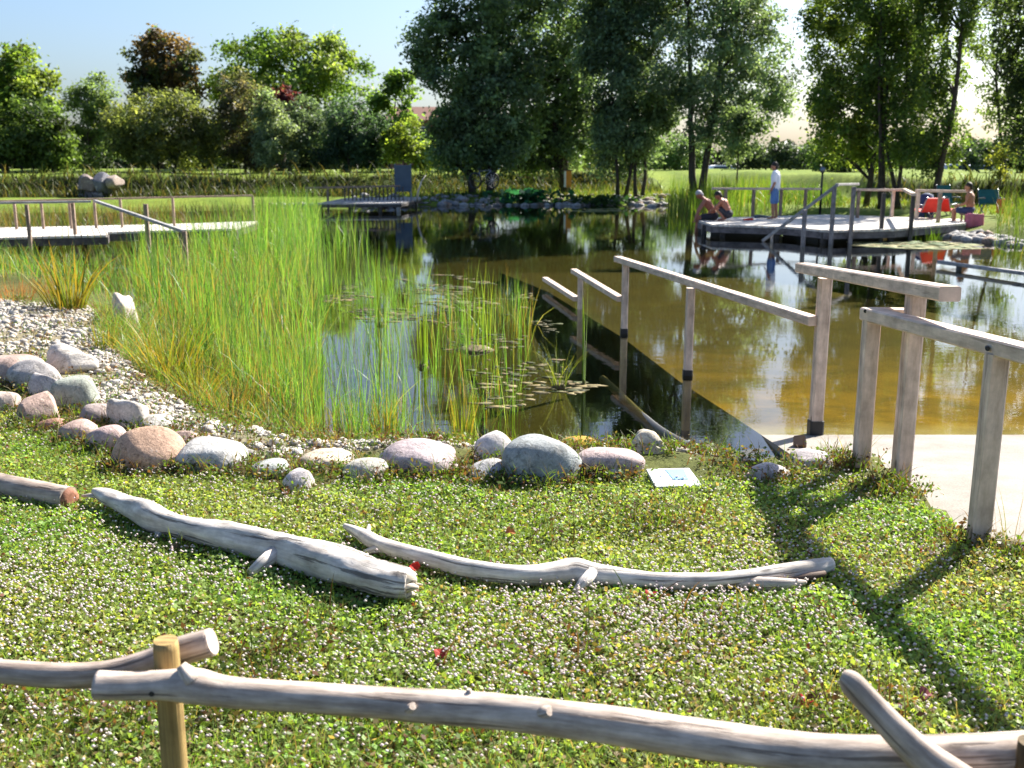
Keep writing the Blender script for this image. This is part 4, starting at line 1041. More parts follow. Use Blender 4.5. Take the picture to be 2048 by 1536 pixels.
PK, GR, WH, OR, MV, BG = (0.50, 0.37, 0.33), (0.38, 0.38, 0.37), (0.62, 0.58, 0.54), (0.52, 0.35, 0.26), (0.44, 0.35, 0.35), (0.33, 0.36, 0.38)
BOX = []
BL = [(-60, 714, 85, 775, PK, 'pale pink boulder half outside the left edge of the photo', 0.06, 0),
      (18, 722, 124, 786, (0.42, 0.40, 0.41), 'smooth grey boulder uppermost in the left heap of stones', 0.06, 0),
      (98, 692, 202, 748, WH, 'rough white rock with moss on the gravel behind the left heap', 0.2, 0.8),
      (66, 750, 138, 806, (0.56, 0.52, 0.52), 'pale angular stone wedged between the smooth grey and greenish boulders', 0.08, 0.9),
      (108, 757, 202, 830, (0.34, 0.37, 0.33), 'round greenish grey boulder in the left heap', 0.05, 0),
      (-20, 785, 40, 828, (0.56, 0.46, 0.42), 'small pinkish stone at the left edge in the grass', 0.06, 0),
      (38, 790, 118, 856, (0.52, 0.38, 0.33), 'angular brown pink rock with a white face at the front of the left heap', 0.1, 0.9),
      (160, 812, 236, 858, (0.36, 0.30, 0.29), 'brownish mauve stone behind the pink ones', 0.06, 0.3),
      (222, 798, 304, 866, WH, 'tall white angular stone on the gravel', 0.08, 0.9),
      (78, 840, 134, 868, (0.48, 0.27, 0.21), 'small flat reddish stone in the grass', 0.08, 0.3),
      (120, 845, 204, 888, PK, 'low pink stone left of the mauve pink one', 0.06, 0),
      (174, 855, 264, 908, (0.50, 0.38, 0.37), 'mauve pink stone touching the large orange pink boulder', 0.05, 0),
      (224, 862, 370, 948, OR, 'large smooth orange pink boulder', 0.04, 0),
      (340, 866, 408, 898, PK, 'small pink stone peeping out behind the large grey boulder', 0.06, 0),
      (355, 884, 500, 950, (0.46, 0.46, 0.46), 'large pale grey boulder right of the orange pink one', 0.05, 0.2),
      (268, 835, 342, 870, (0.50, 0.48, 0.46), 'small light grey stone on the gravel above the orange pink boulder', 0.08, 0.4),
      (500, 925, 582, 960, (0.46, 0.49, 0.48), 'flat pale blue grey stone at the lawn edge', 0.05, 0.2),
      (566, 945, 628, 992, (0.60, 0.56, 0.58), 'small whitish lilac stone standing in the grass', 0.07, 0.4),
      (598, 905, 712, 944, (0.62, 0.52, 0.42), 'flat cream stone on the gravel', 0.04, 0),
      (688, 922, 776, 964, (0.44, 0.43, 0.39), 'grey stone right of the flat cream one', 0.05, 0.2),
      (836, 872, 898, 900, (0.40, 0.31, 0.28), 'small brown stone behind the large flat mauve boulder', 0.06, 0),
      (758, 886, 914, 954, (0.50, 0.42, 0.44), 'large flat mauve boulder at the middle of the row', 0.05, 0.3),
      (950, 868, 1032, 934, (0.60, 0.57, 0.57), 'white round boulder touching the large blue grey one', 0.04, 0),
      (938, 925, 1028, 966, (0.40, 0.40, 0.42), 'low grey stone in the grass before the white round boulder', 0.06, 0.3),
      (1006, 880, 1162, 972, BG, 'large blue grey speckled boulder sloping right', 0.04, 0.1),
      (1154, 898, 1284, 958, MV, 'mauve boulder right of the large blue grey one', 0.05, 0),
      (1260, 866, 1334, 928, (0.60, 0.55, 0.46), 'cream stone propped upright over the water edge', 0.06, 0.5),
      (1488, 930, 1582, 970, (0.58, 0.53, 0.55), 'low whitish lilac boulder in the grass near the ramp', 0.06, 0.3),
      (1574, 905, 1668, 956, (0.48, 0.44, 0.46), 'grey lilac boulder beside the ramp and its dry tuft', 0.06, 0.1),
      (1446, 915, 1506, 945, (0.38, 0.37, 0.38), 'small grey stone at the water edge left of the lilac boulders', 0.08, 0.3),
      (1206, 938, 1254, 962, (0.6, 0.57, 0.54), 'small white pebble in the grass under the mauve boulder', 0.08, 0.3),
      (218, 588, 282, 664, (0.60, 0.52, 0.48), 'tall rough white and pink rock at the edge of the reeds', 0.2, 0.8)]
for i, (u0, v0, u1, v1, c, lab, rg_, an) in enumerate(BL):
    boulder(u0, v0, u1, v1, c, lab, 100 + i, rg_, an, tilt=(-0.5 if 'sloping right' in lab else 0))
boulder(1122, 880, 1198, 912, (0.52, 0.30, 0.04), 'orange stone just breaking the water surface', 180, 0.05, 0, gz=-0.02)
def weeds():
    rg = np.random.default_rng(88)
    # weeds along the boulders and post feet
    C = Cloud()
    W = []
    for u, v, m, sp in [(1690, 945, 60, .12), (1660, 925, 50, .1), (1450, 935, 40, .12), (1400, 960, 40, .12), (1760, 985, 70, .10), (1800, 1000, 60, .1), (1945, 1095, 80, .12), (2010, 1125, 60, .14), (620, 960, 40, .12), (300, 950, 50, .2), (780, 955, 40, .15), (930, 965, 60, .18), (1080, 968, 60, .2), (1230, 960, 50, .15), (500, 950, 40, .15), (1540, 965, 50, .15), (80, 870, 40, .2), (200, 915, 40, .15)]:
        c = G(u, v, 0.34)
        for _ in range(m): W.append((c.x + rg.normal() * sp, c.y + rg.normal() * sp * 0.6))
    for (bx, by, ba, bb) in BOX:
        if by > 8.5 or abs(bx) > 6: continue
        for _ in range(int(70 * ba / 0.2)):
            an = rg.uniform(math.pi * 0.98, math.pi * 2.02)
            W.append((bx + math.cos(an) * (ba * 1.02 + abs(rg.normal()) * 0.03), by + math.sin(an) * (bb * 1.02 + abs(rg.normal()) * 0.04)))
    for (u, v, m, sp) in [(1310, 1055, 90, .16), (520, 1340, 60, .12), (480, 1440, 70, .12), (900, 1480, 50, .15), (240, 1480, 60, .15), (1100, 1080, 40, .2), (820, 1040, 40, .2), (1700, 1450, 60, .2), (650, 1300, 40, .2), (1250, 1330, 40, .2), (1500, 1250, 40, .2), (60, 1430, 60, .2)]:
        c = G(u, v, 0.34)
        for _ in range(m): W.append((c.x + rg.normal() * sp, c.y + rg.normal() * sp * 0.6))
    for _ in range(1300):
        q = GRAVEL[rg.integers(0, len(GRAVEL))]; q2 = GRAVEL[rg.integers(0, len(GRAVEL))]; t_ = rg.uniform()
        q = q * (1 - t_) + q2 * t_
        if sdf(np.array([q[0]]), np.array([q[1]]), GRAVEL)[0] < 0.05:
            for _ in range(3): W.append((q[0] + rg.normal() * 0.04, q[1] + rg.normal() * 0.04))
    sg_ = G(1348, 958, 0.38)
    W = [q for q in W if abs(q[0] - sg_.x) > 0.22 or not (-0.32 < q[1] - sg_.y < 0.3)]
    W = np.array(W); n = len(W); ang = rg.uniform(0, 6.28, n)
    cols = np.array(((0.10, 0.16, 0.025), (0.08, 0.13, 0.02), (0.16, 0.13, 0.05), (0.12, 0.06, 0.03)))[rg.integers(0, 4, n)]
    b = np.stack([W[:, 0], W[:, 1], hfun(W[:, 0], W[:, 1])], 1)
    C.add(blades(b, rg.uniform(0.05, 0.2, n), rg.uniform(0.005, 0.010, n), np.stack([np.cos(ang), np.sin(ang)], 1), rg.uniform(0.2, 0.9, n), cols * (0.7 + 0.6 * rg.uniform(size=(n, 1))), 4, None, rg))
    lp = np.repeat(b, 4, 0) + rg.normal(size=(n * 4, 3)) * np.array([0.05, 0.05, 0.02]) + np.array([0, 0, 0.05])
    C.add(leaf_quads(lp, rg.uniform(0.008, 0.018, n * 4), np.repeat(cols, 4, 0) * (0.7 + 0.6 * rg.uniform(size=(n * 4, 1))), 0.5, 0.6, rg))
    tag(C.build('weeds', M['grass']), 'small weeds growing along the boulders and the handrail posts', 'weeds', kind='stuff')
weeds()
# pale rocks in the far embankment behind the left walkway
for i, (u0, v0, u1, v1, c, lab) in enumerate([(158, 352, 196, 382, (0.36, 0.28, 0.26), 'pink grey rock at the left of the far embankment pile'), (190, 350, 222, 384, (0.26, 0.26, 0.30), 'dark slate grey rock in the far embankment pile'),
                                              (216, 350, 244, 374, (0.50, 0.40, 0.34), 'cream rock at the top right of the far embankment pile'), (162, 378, 220, 402, (0.32, 0.26, 0.26), 'long low rock at the foot of the far embankment pile')]):
    g = AT((u0 + u1) / 2, v1, 50.5)
    v = IV.copy(); rg = np.random.default_rng(300 + i)
    for _ in range(10):
        nrm = rg.normal(size=3); nrm /= np.linalg.norm(nrm); k = v @ nrm; v = v - np.where(k > 0.72, k - 0.72, 0)[:, None] * nrm[None]
    px = 50.5 / F
    v = v * np.array([(u1 - u0) / 2 * px, 0.6, (v1 - v0) / 2 * px * 1.3]) / 0.85
    o = mesh_np('rock', v, IF, M['stone'], np.repeat(np.array([c]) * 0.6, len(v), 0)); o.location = AT((u0 + u1) / 2, (v0 + v1) / 2 + 3, 52.0)
    tag(o, lab, 'rock', 'rocks of the far embankment pile')

# ------------------------------------------------------------------ driftwood on the lawn
def log_px(rows, n, z, sides=16, wob=0.09, seed=1, Y=None):
    """rows (u, v, radius in photo pixels[, depth]) -> world points and radii"""
    sp = spline(rows, n)
    P, Rr = [], []
    for r in sp:
        p = G(r[0], r[1], z) if len(r) == 3 else AT(r[0], r[1], r[3])
        P.append(p); Rr.append(max(0.004, r[2] * PX(p)))
    return P, Rr
def stub(mb, p0, p1, r0, r1, seed=0, col=(1, 1, 1)):
    mid = Vector(p0).lerp(Vector(p1), 0.5)
    mb.sweep([p0, mid, p1], [r0, (r0 + r1) * 0.5, r1], 10, wob=0.12, seed=seed, col=col)
zl = 0.44
P, Rr = log_px([(190, 982, 7), (212, 992, 16), (250, 1009, 21), (290, 1026, 27), (318, 1040, 27), (345, 1048, 23), (420, 1066, 26), (520, 1088, 29), (610, 1110, 34), (690, 1134, 38), (750, 1154, 37), (800, 1166, 34), (818, 1168, 29)], 110, zl)
root = empty('driftwood_log', P[30] - Vector((0, 0, Rr[30])), 'thick bleached driftwood log lying in the grass, broken end to the right', 'log')
mb = MB(); mb.sweep(P, Rr, 28, wob=0.13, seed=4); mb.build('trunk', M['drift'], root)
d = (P[-1] - P[-3]).normalized(); sdv = Vector((d.y, -d.x, 0))
mb = MB()
for k_, (ox, oz, ln, rr_) in enumerate([(0.0, 0.02, 0.035, 0.05), (-0.02, -0.02, 0.02, 0.05), (0.03, 0.0, 0.05, 0.03), (-0.035, 0.03, 0.028, 0.03), (0.01, -0.045, 0.03, 0.03), (0.0, 0.0, 0.06, 0.02)]):
    q = P[-1] + sdv * ox + Vector((0, 0, oz))
    mb.sweep([q - d * 0.03, q, q + d * ln], [rr_, rr_ * 0.85, rr_ * 0.15], 7, wob=0.2, seed=k_, col=(1.1, 1.04, 0.92))
mb.build('broken_end', M['drift'], root)
mb = MB(); stub(mb, G(550, 1108, 0.43), G(500, 1146, 0.385), 0.045, 0.022, 2); mb.build('branch_stub', M['drift'], root)
mb = MB(); stub(mb, G(330, 1048, 0.43), G(315, 1075, 0.37), 0.04, 0.025, 3); mb.build('branch_stub', M['drift'], root)
mb = MB(); stub(mb, G(205, 990, 0.44), G(165, 992, 0.40), 0.022, 0.008, 3); mb.build('branch_stub', M['drift'], root)

P, Rr = log_px([(690, 1052, 6), (722, 1068, 13), (765, 1092, 17), (850, 1116, 17), (940, 1138, 18), (1050, 1150, 20), (1110, 1146, 22), (1150, 1142, 25), (1200, 1150, 21), (1300, 1160, 18), (1400, 1162, 17), (1480, 1156, 17), (1560, 1146, 18), (1620, 1138, 18), (1662, 1128, 13)], 70, 0.41)
root = empty('driftwood_branch', P[35] - Vector((0, 0, Rr[35])), 'long thin curved driftwood branch with forked left end and split right end', 'branch')
mb = MB(); mb.sweep(P, Rr, 16, wob=0.10, seed=9); mb.build('trunk', M['drift'], root)
mb = MB(); stub(mb, G(1185, 1150, 0.41), G(1150, 1186, 0.37), 0.045, 0.016, 2); mb.build('branch_stub', M['drift'], root)
mb = MB(); stub(mb, G(775, 1094, 0.41), G(728, 1104, 0.39), 0.028, 0.010, 6); mb.build('branch_stub', M['drift'], root)
mb = MB(); stub(mb, G(735, 1072, 0.42), G(738, 1050, 0.43), 0.018, 0.006, 7); mb.build('branch_stub', M['drift'], root)
P2, R2 = log_px([(1440, 1164, 12), (1520, 1168, 14), (1580, 1168, 11), (1612, 1164, 4)], 16, 0.39)
mb = MB(); mb.sweep(P2, R2, 12, wob=0.1, seed=5, col=(0.85, 0.8, 0.78)); mb.build('split_end', M['drift'], root)
mb = MB(); mb.sweep([G(1590, 1160, 0.40), G(1625, 1152, 0.405), G(1650, 1146, 0.41)], [0.012, 0.018, 0.012], 8, col=(0.18, 0.13, 0.11)); mb.build('hollow_shade', M['drift'], root)  # solid dark sliver gives the split end its inner shade by colour

P, Rr = log_px([(-220, 925, 26), (-80, 955, 25), (40, 980, 25), (100, 990, 25), (138, 996, 24)], 20, 0.41)
root = empty('driftwood_log', P[10] - Vector((0, 0, Rr[10])), 'short brown grey log at the left edge with a reddish cut end', 'log')
mb = MB(); mb.sweep(P, Rr, 16, wob=0.05, seed=12, col=(0.62, 0.54, 0.50)); mb.build('trunk', M['drift'], root)
d = (P[-1] - P[-2]).normalized()
mb = MB(); mb.sweep([P[-1] - d * 0.01, P[-1] + d * 0.012, P[-1] + d * 0.02], [Rr[-1] * 0.97, Rr[-1] * 0.9, Rr[-1] * 0.5], 14, wob=0.15, seed=3, col=(0.55, 0.30, 0.22)); mb.build('cut_end', M['pole'], root)

# ------------------------------------------------------------------ the rustic fence in front
root = empty('pole_fence', AT(332, 1600, 2.57), 'low rustic fence of bare poles nailed to a round post across the foreground', 'fence')
gz = 0.34
top = AT(331, 1280, 2.58)
base = Vector((top.x - 0.012, 2.60, gz - 0.15))
mb = MB()
r0 = 25 * PX(top)
mb.sweep([base, base.lerp(top, 0.3), base.lerp(top, 0.6), base.lerp(top, 0.97), top], [r0 * 1.12, r0 * 1.08, r0 * 1.03, r0, r0 * 0.93], 24, wob=0.02, seed=1)
post = mb.build('post', M['post'], root)
P, Rr = log_px([(194, 1371, 29, 2.50), (260, 1372, 29, 2.50), (330, 1370, 31, 2.50), (390, 1372, 36, 2.49), (460, 1384, 31, 2.49), (600, 1394, 31, 2.48), (800, 1409, 33, 2.46), (1000, 1424, 35, 2.44), (1200, 1447, 37, 2.42), (1400, 1478, 38, 2.40), (1600, 1504, 39, 2.38), (1800, 1512, 40, 2.36), (1950, 1508, 41, 2.36), (2120, 1500, 42, 2.36), (2400, 1490, 42, 2.36)], 90, 0)
mb = MB(); mb.sweep(P, Rr, 24, wob=0.05, seed=21); 
stub(mb, AT(385, 1362, 2.48), AT(362, 1330, 2.49), 0.032, 0.013, 1, (1.1, 1.1, 1.1))
stub(mb, AT(940, 1405, 2.45), AT(938, 1378, 2.45), 0.016, 0.006, 1)
stub(mb, AT(815, 1420, 2.43), AT(826, 1412, 2.41), 0.014, 0.010, 1)
stub(mb, AT(1085, 1425, 2.41), AT(1100, 1422, 2.395), 0.02, 0.012, 1, (1.1, 1.1, 1.1))
rail = mb.build('rail', M['pole'], root)
nl = AT(304, 1388, 2.462)
mb = MB(); mb.sweep([nl + Vector((0, 0.02, 0.0)), nl + Vector((0, -0.003, 0.001))], [0.0075, 0.0075], 10, col=(0.2, 0.2, 0.2)); mb.build('nail', M['black'], rail)
P, Rr = log_px([(-300, 1330, 22, 2.70), (-120, 1338, 23, 2.69), (0, 1343, 24, 2.68), (120, 1351, 25, 2.67), (220, 1346, 26, 2.67), (300, 1325, 27, 2.67), (360, 1303, 29, 2.67), (424, 1284, 27, 2.67)], 44, 0)
mb = MB(); mb.sweep(P, Rr, 20, wob=0.05, seed=25, col=(0.82, 0.80, 0.80)); rail2 = mb.build('rail', M['pole'], root)
d = (P[-1] - P[-2]).normalized()
mb = MB(); mb.sweep([P[-1] - d * 0.004, P[-1] + d * 0.003], [Rr[-1] * 0.97, Rr[-1] * 0.93], 18, wob=0.06, seed=25, col=(1.25, 1.25, 1.25)); mb.build('cut_end', M['pole'], rail2)
P, Rr = log_px([(1682, 1352, 13, 2.33), (1700, 1364, 24, 2.32), (1735, 1402, 26, 2.31), (1780, 1450, 29, 2.29), (1840, 1508, 34, 2.27), (1910, 1560, 40, 2.25), (2010, 1640, 44, 2.22), (2080, 1760, 44, 2.2)], 40, 0)
mb = MB(); mb.sweep(P, Rr, 18, wob=0.06, seed=33, col=(0.85, 0.84, 0.84)); mb.build('branch', M['pole'], root)
tp = AT(2066, 1484, 2.30)
mb = MB(); mb.sweep([(tp.x, tp.y, 0.2), (tp.x, tp.y, tp.z * 0.6 + 0.1), tuple(tp)], [r0 * 1.1, r0 * 1.05, r0], 20, wob=0.02, seed=2, col=(0.35, 0.33, 0.33)); mb.build('post', M['post'], root)

# ------------------------------------------------------------------ near handrails on the ramp
UPX = Vector((1, 0, 0))
def upright(parent, name, mat, top, base, w, shoe=None, d=None, col=(1, 1, 1)):
    mb = MB(); mb.beam(base, top, w, d or w, up=UPX, col=col)
    o = mb.build(name, mat, parent)
    if shoe:
        mb = MB(); mb.beam((base[0], base[1], shoe[0]), (base[0], base[1], shoe[1]), w * 1.16, (d or w) * 1.16, up=UPX); mb.build('post_shoe', M['black'], o)
    return o
pw = 0.098
q1640 = G(1630, 868, 0.0); q1820 = G(1800, 968, 0.30); q1375 = G(1375, 750, 0.0); q1250 = G(1248, 667, 0.0); q1160 = G(1160, 618, 0.0)
zC = AT(1632, 642, q1640.y).z; zCf = AT(1250, 523, q1250.y).z
zB = AT(1245, 598, q1250.y).z; zBf = AT(1150, 550, q1160.y).z
zA = AT(1158, 598, q1160.y).z
root = empty('ramp_handrail', (q1640.x, q1640.y, 0), 'stepped pale timber handrail running down the ramp into the water', 'handrail')
def edge(p, q, t): return Vector(p).lerp(Vector(q), t)
z1 = AT(1650, 556, q1640.y).z; z2 = AT(1822, 590, q1820.y).z
upright(root, 'post', M['rail'], (q1640.x, q1640.y, z1), (q1640.x, q1640.y, -0.3), 0.10, (-0.05, 0.12))
upright(root, 'post', M['rail'], (q1820.x, q1820.y, z2), (q1820.x, q1820.y, 0.0), 0.10)
upright(root, 'post', M['rail'], (q1375.x, q1375.y, zC + (zCf - zC) * 0.5 - 0.02), (q1375.x, q1375.y, -0.6), 0.085, (-0.05, 0.06))
upright(root, 'post', M['rail'], (q1250.x, q1250.y, zCf - 0.02), (q1250.x, q1250.y, -0.8), 0.085, (-0.05, 0.07))
upright(root, 'post', M['rail'], (q1160.x, q1160.y, zBf - 0.02), (q1160.x, q1160.y, -1.0), 0.08)
def railbeam(parent, a, b, w=0.11, h=0.075, mat='rail', name='rail', col=(1, 1, 1)):
    mb = MB(); mb.beam(a, b, w, h, col=col); return mb.build(name, M[mat], parent)
a = Vector((q1640.x - 0.07, q1640.y - 0.02, zC)); b = Vector((q1250.x, q1250.y, zCf)); railbeam(root, a, a + (b - a) * 1.07)
a = Vector((q1250.x - 0.06, q1250.y, zB)); b = Vector((q1160.x, q1160.y, zBf)); railbeam(root, a, a + (b - a) * 1.2, 0.10, 0.07)
a = Vector((q1160.x - 0.06, q1160.y, zA)); b = G(1090, 558, zA); railbeam(root, a, b, 0.10, 0.07)
a = AT(1900, 588, 5.35); b = AT(1604, 535, q1640.y + 0.45)
railbeam(root, a, b, 0.115, 0.08)

q1735 = G(1720, 950, 0.31); q1975 = G(1955, 1094, 0.35)
zE = AT(1740, 630, q1735.y).z
root = empty('lawn_handrail', (q1975.x, q1975.y, 0.35), 'nearest timber handrail standing between the lawn and the concrete', 'handrail')
zn = AT(1990, 695, q1975.y).z
upright(root, 'post', M['rail'], (q1735.x, q1735.y, zE - 0.03), (q1735.x, q1735.y, 0.0), 0.075, d=0.098)
upright(root, 'post', M['rail'], (q1975.x, q1975.y, zn - 0.03), (q1975.x, q1975.y, 0.0), 0.075, d=0.098)
a = Vector((q1735.x - 0.0, q1735.y + 0.06, zE)); b = Vector((q1975.x + 0.02, q1975.y, zn)); dirn = (b - a).normalized()
railbeam(root, a, b + dirn * 1.6, 0.12, 0.078)
mb = MB(); mb.beam(a + Vector((0.05, 0.0, -0.003)), Vector((q1820.x + 0.09, q1735.y + 0.03, zE - 0.003)), 0.11, 0.072); mb.build('cross_block', M['rail'], root)
for px_, py_ in ((1728, 622), (1978, 700)):
    pass

def bolt(parent, u, v, Y):
    p = AT(u, v, Y); mb = MB(); mb.sweep([p + Vector((0.012, 0.03, 0)), p + Vector((-0.004, -0.010, 0))], [0.011, 0.011], 10); mb.build('bolt', M['black'], parent)
rails = [c for c in root.children if c.name.startswith('rail')]
bolt(rails[0], 1731, 622, q1735.y - 0.02); bolt(rails[0], 1975, 697, q1975.y - 0.005)

# dark low rail of a second ramp at the right of the open water
root = empty('water_handrail', G(1930, 540, 0), 'dark low handrail just above the water at the right, seen with its reflection', 'handrail')
ra, rb = G(1878, 524, 0.10), G(2300, 580, 0.13)
railbeam(root, ra, rb, 0.11, 0.07, 'grey_wood')
for t in (0.12, 0.5, 0.95):
    p = ra.lerp(rb, t); upright(root, 'post', M['grey_wood'], (p.x, p.y, p.z - 0.02), (p.x, p.y, -0.9), 0.09, col=(0.4, 0.4, 0.4))

# things at the near water edge
root = empty('info_panel', G(1350, 955, 0.36), 'small white information panel with a light blue square leaning in the grass by the water', 'sign')
c0, c1, c2, c3 = AT(1293, 938, 6.36), AT(1378, 936, 6.36), AT(1404, 972, 6.02), AT(1312, 974, 6.02)
for c, z in ((c0, 0.43), (c1, 0.43), (c2, 0.365), (c3, 0.365)): pass
c0, c1, c2, c3 = G(1293, 938, 0.42), G(1378, 936, 0.42), G(1404, 970, 0.375), G(1312, 973, 0.375)
nrm = (c1 - c0).cross(c3 - c0).normalized(); nrm = -nrm if nrm.z < 0 else nrm
def quadslab(q, t, lift=0.0):
    up = nrm * t; q = [x + nrm * lift for x in q]
    return [tuple(x) for x in q] + [tuple(x - up) for x in q], [[0, 1, 2, 3], [7, 6, 5, 4], [0, 4, 5, 1], [1, 5, 6, 2], [2, 6, 7, 3], [3, 7, 4, 0]]
mb = MB(); mb.add(*quadslab([c0, c1, c2, c3], 0.02)); mb.build('panel', M['white_paint'], root)
def bil(s, t): return c0.lerp(c1, s).lerp(c3.lerp(c2, s), t)
lb = plain('light blue print', (0.16, 0.40, 0.60), 0.5, nscale=3, var=0.05)
mb = MB(); mb.add(*quadslab([bil(0.42, 0.06), bil(0.86, 0.06), bil(0.80, 0.66), bil(0.46, 0.66)], 0.003, 0.003)); mb.build('blue_print', lb, root)
mb = MB(); mb.sweep([bil(0.12 + 0.7 * i / 10, 0.42 + 0.28 * math.sin(math.pi * i / 10)) + nrm * 0.004 for i in range(11)], 0.0018, 6, col=(0.25, 0.35, 0.55)); mb.build('curved_line', M['stone'], root)
mb = MB(); mb.beam(bil(0.5, 0.5) - nrm * 0.02, bil(0.5, 0.5) - nrm * 0.2, 0.03, 0.03); mb.build('stake', M['far_wood'], root)

root = empty('water_pipe', G(1390, 905, 0.05), 'dark pipe running from the water edge down into the pond', 'pipe')
pts = [G(1385, 898, 0.06), G(1345, 878, 0.03), G(1310, 855, -0.02), G(1270, 820, -0.05), G(1235, 785, -0.07), G(1205, 758, -0.12)]
mb = MB(); mb.sweep([Vector(p) for p in spline([tuple(p) for p in pts], 24)], 0.042, 12, col=(0.5, 0.4, 0.3)); mb.build('tube', M['black'], root)
mb = MB(); mb.sweep([G(1388, 900, 0.07), G(1378, 894, 0.055)], 0.055, 14); mb.build('collar', M['metal'], root)
tag(MB().sweep([G(1215, 905, 0.06), G(1290, 908, 0.07), G(1380, 902, 0.06)], [0.012, 0.014, 0.012], 8, col=(0.5, 0.28, 0.22)).build('iron_bar', M['pole']), 'thin rusty bar lying across the stones at the water edge', 'bar')
mb = MB()
g0 = [G(1385, 905, 0.10), G(1430, 925, 0.12), G(1470, 950, 0.20), G(1440, 965, 0.24), G(1395, 945, 0.2), G(1372, 920, 0.14)]
rg = np.random.default_rng(4)
vs = [tuple(p) for p in g0] + [tuple(sum(g0, Vector()) / 6 + Vector((0, 0, 0.05)))] + [(p.x, p.y, p.z - 0.12) for p in g0]
mb.add(vs, [[i, (i + 1) % 6, 6] for i in range(6)] + [[i, i + 7, (i + 1) % 6 + 7, (i + 1) % 6] for i in range(6)])
tag(mb.build('pond_liner', M['black']), 'black rubber pond liner edge showing beside the information panel', 'liner')
tag(MB().beam(G(1600, 890, 0.0) - Vector((0, 0, 0.2)), G(1600, 880, 0.12), 0.09, 0.09, up=UPX, col=(0.3, 0.25, 0.2)).build('short_stake', M['rail']), 'short dark stake at the corner of the ramp by the water', 'stake')
for i, (u, v, c, lab) in enumerate([(828, 1132, (0.45, 0.03, 0.02), 'red fallen leaf behind the broken end of the thick log'), (880, 1303, (0.40, 0.06, 0.05), 'red fallen leaf in the flowers above the fence rail'), (1301, 1187, (0.42, 0.03, 0.04), 'small red leaf in the shadow of the thin branch'),
                                    (1612, 1402, (0.40, 0.02, 0.03), 'crimson leaf in the grass left of the fence branch'), (1853, 1388, (0.30, 0.10, 0.10), 'dull purple leaf right of the fence branch'), (1020, 1062, (0.50, 0.22, 0.08), 'orange dead leaf behind the thin branch')]):
    p = G(u, v, 0.40); rr = random.Random(i)
    s = 0.03
    vs = []
    for j in range(9):
        a = 2 * math.pi * j / 9; r = s * (0.6 + 0.4 * abs(math.cos(a * 1.5))) 
        vs.append((p.x + r * math.cos(a), p.y + r * math.sin(a) * 0.8, p.z + 0.012 * math.sin(a * 2 + i) + 0.4 * r * math.sin(a)))
    vs.append((p.x, p.y, p.z - 0.006))
    mb = MB(); mb.add(vs + [(x, y, z - 0.002) for x, y, z in vs], [[j, (j + 1) % 9, 9] for j in range(9)] + [[(j + 1) % 9 + 10, j + 10, 19] for j in range(9)], None, c)
    tag(mb.build('fallen_leaf', M['petal']), lab, 'leaf', 'fallen leaves on the lawn')

# ------------------------------------------------------------------ decks and walkways
def deck_boards(poly, z, t, along, bw, mat, name, parent, gap=0.02):
    """boards across a polygon: each board is the polygon cut to a strip"""
    along = Vector((along[0], along[1])).normalized(); nn = Vector((-along.y, along.x))
    P2 = [Vector((p[0], p[1])) for p in poly]
    s = [p.dot(along) for p in P2]
    mb = MB()
    a = min(s)
    def clip(P, lo, hi):
        for sign, lim in ((1, lo), (-1, -hi)):
            out = []
            for i in range(len(P)):
                p, q = P[i], P[(i + 1) % len(P)]
                dp, dq = sign * p.dot(along) - lim, sign * q.dot(along) - lim
                if dp >= 0: out.append(p)
                if dp * dq < 0: out.append(p.lerp(q, dp / (dp - dq)))
            P = out
            if len(P) < 3: return []
        return P
    rr = random.Random(3)
    while a < max(s):
        c = clip(P2, a, a + bw - gap)
        if c:
            area = sum(c[i].x * c[(i + 1) % len(c)].y - c[(i + 1) % len(c)].x * c[i].y for i in range(len(c)))
            if area < 0: c = c[::-1]
            k = rr.uniform(0.85, 1.1)
            mb.prism(c, z - t, z, (k, k, k))
        a += bw
    return mb.build(name, mat, parent)

# left walkway
zW = 0.46
wl = [G(-260, 482, zW), G(0, 475, zW), G(212, 470, zW), G(215, 464, zW), G(470, 457, zW), G(515, 442, zW), G(300, 449, zW), G(0, 455, zW), G(-260, 460, zW)]
root = empty('walkway', (wl[2].x, wl[2].y, 0), 'bleached white boardwalk with handrails crossing the reeds at the left', 'boardwalk')
deck_boards([tuple(p)[:2] for p in wl], zW, 0.05, (wl[1] - wl[0])[:2], 0.14, M['deck'], 'deck_floor', root)
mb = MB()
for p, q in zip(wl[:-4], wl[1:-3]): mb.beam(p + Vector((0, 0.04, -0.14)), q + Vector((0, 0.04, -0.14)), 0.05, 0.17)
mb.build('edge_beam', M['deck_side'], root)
zr = 1.28
def wrail(u0, v0, u1, v1, y0, y1, name='rail', mat='grey_wood', w=0.08, h=0.05):
    return railbeam(root, AT(u0, v0, y0), AT(u1, v1, y1), w, h, mat, name)
yf0, yf1 = wl[1].y + 0.1, wl[2].y + 0.1
wrail(-250, 410, 182, 403, wl[0].y + 0.1, yf1)
yb0, yb1 = wl[8].y - 0.1, wl[5].y
wrail(-250, 408, 505, 391, yb0, yb1, mat='far_wood')
for u, vt, Y in [(53, 409, yf0), (145, 406, yf1), (-60, 411, yf0)]:
    t = AT(u, vt, Y); upright(root, 'post', M['far_wood'], t, (t.x, t.y, 0.0), 0.075)
for u, vt, Y in [(28, 405, yb0 + .3), (82, 404, yb0 + .5), (138, 402, yb0 + .6), (188, 401, yb0 + .8), (240, 399, yb0 + 1), (345, 396, yb0 + 1.5), (505, 392, yb1)]:
    t = AT(u, vt, Y); upright(root, 'post', M['far_wood'], t, (t.x, t.y, 0.2), 0.06)
s0 = AT(190, 402, yf1); s1 = AT(368, 463, wl[2].y - 4.2)
